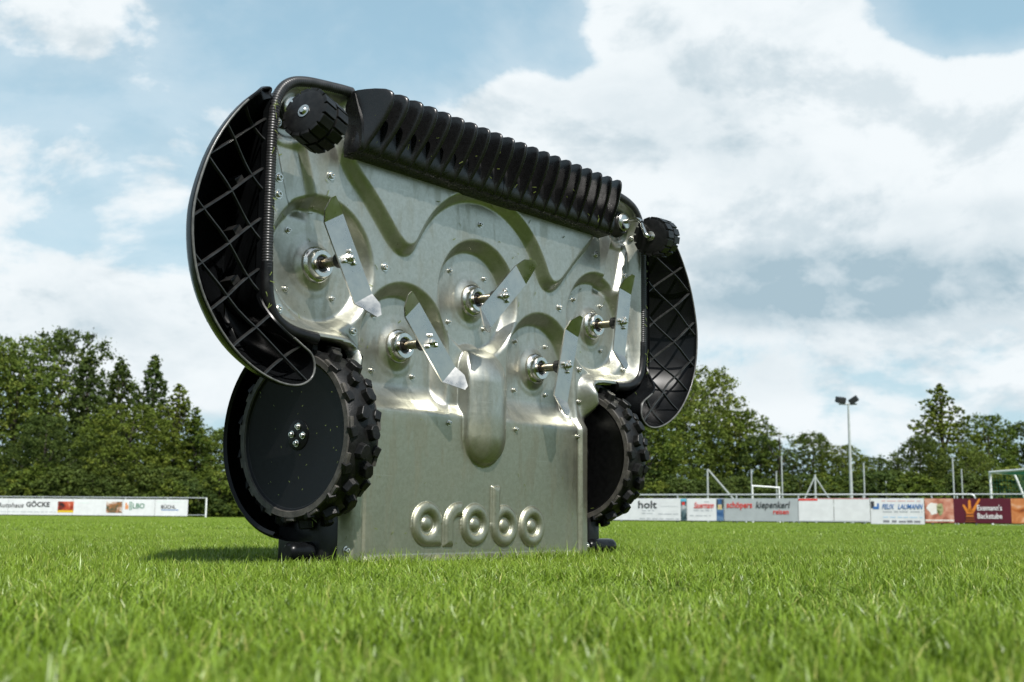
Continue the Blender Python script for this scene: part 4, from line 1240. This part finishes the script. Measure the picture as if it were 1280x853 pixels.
def clip_line(p0, d, P):
    ts = []
    n = len(P)
    for i in range(n):
        a = P[i]; b = P[(i + 1) % n]
        e = b - a
        den = d[0] * e[1] - d[1] * e[0]
        if abs(den) < 1e-9: continue
        t = ((a[0] - p0[0]) * e[1] - (a[1] - p0[1]) * e[0]) / den
        q = ((a[0] - p0[0]) * d[1] - (a[1] - p0[1]) * d[0]) / den
        if 0 <= q < 1: ts.append(t)
    ts.sort()
    return [(ts[i], ts[i + 1]) for i in range(0, len(ts) - 1, 2)]
for s in (-1, 1):
    bp = obj('bumper', bumper_mesh(s), M_GLOSS, mower, smooth=50)
    rp = RIMC[(rim_w(RIMC) > 0.0675)]
    k0 = int(np.argmax(np.linalg.norm(np.diff(np.vstack([rp, rp[:1]]), axis=0), axis=1)))
    rp = np.roll(rp, -k0 - 1, 0)
    obj('rim', tube('rim', [L(s * a, b, 0.0695) for a, b in inset_loop(rp, 0.0015)[1:-1]], 0.0026, 8), M_RIMEDGE, bp, smooth=60)
    inner = inset_loop(RIMC, 0.004)
    cnt = 0
    for sg in (-1, 1):
        d = np.array([math.cos(R_(37)), sg * math.sin(R_(37))])
        for kk in range(-4, 12):
            p0 = np.array([0.868, 0.345 + kk * 0.1125])
            for (t0, t1) in clip_line(p0, d, inner):
                if t1 - t0 < 0.03: continue
                a = p0 + d * t0; b = p0 + d * t1
                nrm = np.array([-d[1], d[0]]) * 0.0012
                m_ = 12
                vs, fs = [], []
                for q in range(m_ + 1):
                    f = q / m_; c = a + (b - a) * f
                    ar = 4 * f * (1 - f)
                    wt = 0.066 - 0.048 * float(sstep(0.90, 0.755, c[0])) * float(sstep(0.50, 0.60, c[1])) - 0.010 * ar
                    wb = min(rib_floor(c), wt - 0.006)
                    for (sgn, w) in ((-1, wt), (1, wt), (2.8, wb), (-2.8, wb)):
                        vs.append(L(s * (c[0] + sgn * nrm[0]), c[1] + sgn * nrm[1], w))
                for q in range(m_):
                    for k in range(4):
                        fs.append((q * 4 + k, q * 4 + (k + 1) % 4, q * 4 + 4 + (k + 1) % 4, q * 4 + 4 + k))
                fs.append((0, 1, 2, 3)); fs.append(tuple(m_ * 4 + k for k in range(4)))
                obj('rib', fixn(mesh('rib', vs, fs)), M_RIB, bp); cnt += 1
    # small stop blocks in the pockets
    for kk in range(1, 4):
        c = (0.785, 0.515 + kk * 0.1125)
        me = boxes('stop_block', [(-0.012, 0.012, -0.02, 0.02, -0.008, 0.008)], 0.002)
        q = obj('stop_block', me, M_RIB, bp); q.location = L(s * c[0], c[1], -0.055); q.rotation_euler = (0, s * R_(40), 0)

# ---- drive wheels
def wheel(s):
    wh = empty('drive_wheel', L(s * 0.541, 0.305, -0.066)); wh.parent = mower; wh.scale = (1.06, 1.04, 1.04)
    o_ = s
    # tyre and sidewalls; x is the axle, outward positive
    prof = [(0.150, 0.030), (0.168, 0.041), (0.1745, 0.042), (0.181, 0.040), (0.1865, 0.030), (0.1895, 0.014), (0.1895, -0.014), (0.1865, -0.030), (0.181, -0.040), (0.1745, -0.042), (0.168, -0.041), (0.150, -0.030)]
    obj('tyre', lathe('tyre', prof, 'x', 72, True), M_TYRE, wh, smooth=40)
    for q in (-1, 1):
        me = lathe('sidewall', [(0.1655, 0.0400 * q), (0.1675, 0.0436 * q), (0.1800, 0.0436 * q), (0.1815, 0.0400 * q)], 'x', 72, True)
        obj('sidewall', me, M_DUST, wh, smooth=30)
        dp = [(0.1662, 0.0405 * q), (0.160, 0.036 * q), (0.10, 0.0285 * q), (0.05, 0.026 * q), (0.034, 0.026 * q), (0.0335, 0.0275 * q), (0.032, 0.028 * q), (0.0, 0.028 * q)]
        dc = obj('wheel_disc', lathe('wheel_disc', dp, 'x', 72, caps=False), M_DISC, wh, smooth=25)
        if q == s:
            for a in (0.1, math.pi / 2 + .1, math.pi + .1, 3 * math.pi / 2 + .1):
                sc_ = obj('bolt', SCREW, None, dc)
                sc_.location = (0.0280 * q, 0.0185 * math.cos(a), 0.0185 * math.sin(a)); sc_.rotation_euler = (0, 0, R_(90) * q)
                sc_.scale = (0.72, 0.9, 0.72)
    # lugs
    def lug(pts, h, name='lug'):
        bm = bmesh.new()
        bt = [bm.verts.new((x * 1.18, y * 1.18, -0.004)) for x, y in pts]; tp = [bm.verts.new((x, y, h)) for x, y in pts]
        bm.faces.new(tp); bm.faces.new(bt[::-1])
        n = len(pts)
        for i in range(n): bm.faces.new((bt[i], bt[(i + 1) % n], tp[(i + 1) % n], tp[i]))
        bmesh.ops.recalc_face_normals(bm, faces=bm.faces[:])
        bmesh.ops.bevel(bm, geom=[e for e in bm.edges if e.verts[0] in tp and e.verts[1] in tp], offset=0.0012, segments=1, affect='EDGES')
        me = bpy.data.meshes.new(name); bm.to_mesh(me); bm.free(); me.materials.append(M_TYRE); return me
    hexa = lug([(-0.0105, -0.009), (-0.005, -0.0155), (0.005, -0.0155), (0.0105, -0.009), (0.0105, 0.009), (0.005, 0.0155), (-0.005, 0.0155), (-0.0105, 0.009)], 0.0165)
    shoul = lug([(-0.009, -0.010), (0.005, -0.011), (0.009, -0.005), (0.009, 0.005), (0.005, 0.011), (-0.009, 0.010)], 0.0080)
    nl = 15
    for k in range(nl):
        a0 = 2 * math.pi * k / nl
        for (x, da, me, r, flip) in ((-0.012, 0.0, hexa, 0.1885, 0), (0.013, 0.5, hexa, 0.1885, 0), (0.034, 0.0, shoul, 0.1835, math.pi), (-0.034, 0.5, shoul, 0.1835, 0)):
            a = a0 + da * 2 * math.pi / nl
            g = obj('lug', me, None, wh)
            X = Vector((1, 0, 0)); Z = Vector((0, math.cos(a), math.sin(a))); Y = Z.cross(X)
            tw = 0.35 * (1 if da else -1)
            Xr = X * math.cos(tw + flip) + Y * math.sin(tw + flip); Yr = Z.cross(Xr)
            g.matrix_local = Matrix(((Xr.x, Yr.x, Z.x, x), (Xr.y, Yr.y, Z.y, Z.y * r), (Xr.z, Yr.z, Z.z, Z.z * r), (0, 0, 0, 1)))
    # side teeth on the sidewall edge
    tooth = boxes('tooth', [(-0.006, 0.0030, -0.013, 0.013, -0.006, 0.0045)], 0.0015); tooth.materials.append(M_DUST)
    for k in range(nl):
        a = 2 * math.pi * (k + 0.25) / nl
        for q in (-1, 1):
            g = obj('tooth', tooth, None, wh)
            X = Vector((q, 0, 0)); Z = Vector((0, math.cos(a), math.sin(a))); Y = Z.cross(X)
            r = 0.1830
            g.matrix_local = Matrix(((X.x, Y.x, Z.x, 0.0395 * q), (X.y, Y.y, Z.y, Z.y * r), (X.z, Y.z, Z.z, Z.z * r), (0, 0, 0, 1)))
    return wh
for s in (-1, 1): wheel(s)

# ---- wheel arches, roller brackets and body cover
for s in (-1, 1):
    n = 40; vs, fs = [], []
    prof = [(0.600, 0.222), (0.606, 0.229), (0.600, 0.236), (0.56, 0.243), (0.47, 0.248), (0.40, 0.20), (0.40, 0.0)]
    for i in range(n + 1):
        a = R_(82) + (R_(262) - R_(82)) * i / n        # measured from +w, over the top to the back
        for (u, r) in prof:
            vs.append(L(s * u, 0.305 + r * math.sin(a), -0.066 + r * math.cos(a)))
    m_ = len(prof)
    for i in range(n):
        for k in range(m_ - 1):
            fs.append((i * m_ + k, i * m_ + k + 1, (i + 1) * m_ + k + 1, (i + 1) * m_ + k))
    ar = obj('wheel_arch', fixn(mesh('wheel_arch', vs, fs)), M_GLOSS, mower, smooth=50)
    # inner wall of the arch, between wheel and body
    br = obj('roller_bracket', boxes('roller_bracket', [(s * 0.513 - 0.028, s * 0.513 + 0.028, 0.012, 0.16, 0.012, 0.125)], 0.008), M_PLAST, mower, smooth=40)
    rl = obj('rear_roller', lathe('rear_roller', [(0.0, -0.062), (0.015, -0.062), (0.021, -0.056), (0.0225, -0.045), (0.0225, 0.045), (0.021, 0.056), (0.015, 0.062), (0.0, 0.062)], 'x', 28), M_GLOSS, mower, smooth=40)
    rl.location = L(s * 0.545, 0.042, -0.045 if s < 0 else -0.015)
def body_mesh():
    P = chaikin(np.array(half), 2, closed=False)
    lf = P[::-1].copy(); lf[:, 0] *= -1
    P = np.vstack([P, lf])
    rings = [(inset_loop(P, 0.012), -0.030), (inset_loop(P, 0.020), -0.08), (inset_loop(P, 0.030), -0.20)]
    c = np.array([0, 0.55])
    for f, w in ((0.10, -0.27), (0.24, -0.33), (0.5, -0.37), (0.98, -0.385)):
        Q = inset_loop(P, 0.030); rings.append((Q + (c - Q) * f, w))
    n = len(P); vs, fs = [], []
    for (Q, w) in rings:
        for a, b in Q: vs.append(L(a, max(b, 0.006), w))
    for i in range(len(rings) - 1):
        for k in range(n):
            fs.append((i * n + k, i * n + (k + 1) % n, (i + 1) * n + (k + 1) % n, (i + 1) * n + k))
    fs.append(tuple((len(rings) - 1) * n + k for k in range(n)))
    return fixn(mesh('body_cover', vs, fs))
obj('body_cover', body_mesh(), M_GLOSS, mower, smooth=60)

# ---- front caster wheels
def caster(s):
    cs = empty('caster_wheel', L(0, 0, 0)); cs.parent = mower
    c = Vector(L(s * 0.691, 0.984, 0.100))
    # left and right casters have swivelled to different directions
    ax = Vector(L(0.955, -0.24, -0.17)).normalized() if s < 0 else Vector(L(0.985, 0.10, -0.12)).normalized()   # axle direction, pointing to +u
    up = Vector((0, 0, 1)); Yv = up.cross(ax).normalized(); Zv = ax.cross(Yv)
    Mx = Matrix(((ax.x, Yv.x, Zv.x, c.x), (ax.y, Yv.y, Zv.y, c.y), (ax.z, Yv.z, Zv.z, c.z), (0, 0, 0, 1)))
    core = obj('tyre', lathe('tyre', [(0.0, -0.042), (0.045, -0.042), (0.0525, -0.040), (0.0545, -0.030), (0.056, 0.0), (0.0545, 0.030), (0.0525, 0.040), (0.045, 0.042), (0.0, 0.042)], 'x', 48), M_TYRE, cs, smooth=35)
    core.matrix_local = Mx
    blk = boxes('tread_block', [(-0.0185, 0.0185, -0.0105, 0.0105, -0.004, 0.0052)], 0.0012); blk.materials.append(M_TYRE)
    nb = 14
    for k in range(nb):
        for (x, da) in ((-0.0215, 0.0), (0.0215, 0.5)):
            a = 2 * math.pi * (k + da) / nb
            Z = Vector((0, math.cos(a), math.sin(a))); X = Vector((1, 0, 0)); Y = Z.cross(X)
            tilt = 0.06 * (1 if x > 0 else -1)
            g = obj('tread_block', blk, None, cs)
            r = 0.0545
            lm = Matrix(((X.x, Y.x, Z.x, x), (X.y, Y.y, Z.y, Z.y * r), (X.z, Y.z, Z.z, Z.z * r), (0, 0, 0, 1)))
            g.matrix_local = Mx @ lm
    # axle rod from the mount to the wheel, hub cap on the outer face
    mnt = Vector(L(s * 0.668, 1.045, -0.045))
    mt = obj('caster_mount', lathe('caster_mount', [(0.046, 0.02), (0.046, 0.0), (0.043, -0.012), (0.037, -0.030), (0.035, -0.034), (0.0, -0.034)], 'y', 36), M_GREYCAP, cs, smooth=35)
    mt.location = mnt
    pin_ = obj('mount_cap', lathe('mount_cap', [(0.030, -0.034), (0.030, -0.041), (0.026, -0.046), (0.020, -0.048), (0.0, -0.048)], 'y', 30), M_STEEL, cs, smooth=35)
    pin_.location = mnt
    inner = c - ax * (0.044 * s)         # the face towards the centre line
    p0 = mnt + Vector(L(0, 0, 0.045)); p1 = mnt + Vector(L(-s * 0.004, 0.0, 0.085))
    far = inner - ax * (0.030 * s)
    ctl = [p0, p1, p1 + (far - p1) * 0.25 + Vector(L(0, 0, 0.012)), far, inner + ax * (0.006 * s)]
    # smooth bend
    pts = []
    for i in range(len(ctl) - 1):
        for f in np.linspace(0, 1, 6, endpoint=False):
            a = ctl[max(0, i - 1)]; b = ctl[i]; cc = ctl[i + 1]; d = ctl[min(len(ctl) - 1, i + 2)]
            pts.append(0.5 * ((2 * b) + (cc - a) * f + (2 * a - 5 * b + 4 * cc - d) * f * f + (3 * b - a - 3 * cc + d) * f ** 3))
    pts.append(ctl[-1])
    obj('axle_rod', tube('axle_rod', pts, 0.0072, 14), M_STEEL, cs, smooth=50)
    for q in (-1, 1):
        cp = obj('hub_washer', lathe('hub_washer', [(0.015, 0.0422 * q), (0.015, 0.0440 * q), (0.0105, 0.0442 * q), (0.0095, 0.047 * q), (0.007, 0.0495 * q), (0.0, 0.0505 * q)] if q == s else [(0.0145, 0.0422 * q), (0.0145, 0.0450 * q), (0.0, 0.0452 * q)], 'x', 24), M_STEEL, cs, smooth=35)
        cp.matrix_local = Mx
for s in (-1, 1): caster(s)

# ---- grass clippings stuck to the machine
def clippings():
    r = random.Random(5); vs, fs = [], []
    def bit(c, d, n_, ln, wd):
        d = d.normalized(); s_ = n_.cross(d).normalized() * wd; i = len(vs)
        mid = c + n_ * ln * r.uniform(0.02, 0.18)
        for p in (c - d * ln, mid, c + d * ln * r.uniform(.7, 1)):
            vs.append(p - s_); vs.append(p + s_)
        fs.append((i, i + 1, i + 3, i + 2)); fs.append((i + 2, i + 3, i + 5, i + 4))
    F = Vector((0, -1, 0))
    for _ in range(70):
        u = r.uniform(-.72, .72); v = r.uniform(.50, 1.10)
        if not (abs(u) < 0.70): continue
        bit(Vector(L(u, v, deck_w(u, v) + 0.0015)), Vector((r.uniform(-1, 1), 0, r.uniform(-1, 1))), F, r.uniform(.003, .009), r.uniform(.0005, .0010))
    for _ in range(36):
        u = r.uniform(-.47, .47); v = r.uniform(.03, .40) ; v = v * (r.random() ** .5)
        bit(Vector(L(u, max(v, .02), deck_w(u, max(v, .02)) + 0.0015)), Vector((r.uniform(-1, 1), 0, r.uniform(-1, 1))), F, r.uniform(.002, .006), r.uniform(.0004, .0008))
    for _ in range(24):
        i = r.randrange(20); u = (-0.5075 + i * PITCHF) * 0.96 - 0.006; v = r.uniform(0.985, 1.10)
        bit(Vector(L(u - .002, v, r.uniform(0.07, 0.095))), Vector((r.uniform(-.3, .3), r.uniform(-1, 1), r.uniform(-1, 1))), Vector((-1, 0, 0)), r.uniform(.003, .007), r.uniform(.0005, .001))
    for _ in range(40):
        s = r.choice((-1, 1)); v = r.uniform(.55, 1.08)
        bit(Vector(L(s * r.uniform(.735, .75), v, 0.0285)), Vector((r.uniform(-.6, .6), 0, r.uniform(-1, 1))), F, r.uniform(.004, .010), r.uniform(.0006, .001))
    for _ in range(30):
        a = r.uniform(0, 6.28); rr2 = r.uniform(.04, .165)
        bit(Vector((-0.541 - 0.034 - 0.007 * rr2 / .166, 0.066 + rr2 * math.cos(a), 0.305 + rr2 * math.sin(a))), Vector((0, r.uniform(-1, 1), r.uniform(-1, 1))), Vector((-1, 0, 0)), r.uniform(.001, .003), r.uniform(.0005, .0009))
    for _ in range(26):
        s = r.choice((-1, 1)); bit(Vector(L(s * r.uniform(.50, .60), r.uniform(.10, .16), r.uniform(-.05, .0))), Vector((r.uniform(-1, 1), r.uniform(-1, 1), r.uniform(-.5, 1))), F, r.uniform(.006, .014), r.uniform(.0007, .0012))
    o = obj('grass_clippings', mesh('grass_clippings', vs, fs), mat('cut_grass', (0.14, 0.18, 0.035), 0.6, 0, 0.4, 80), mower)
    o['kind'] = 'stuff'
clippings()
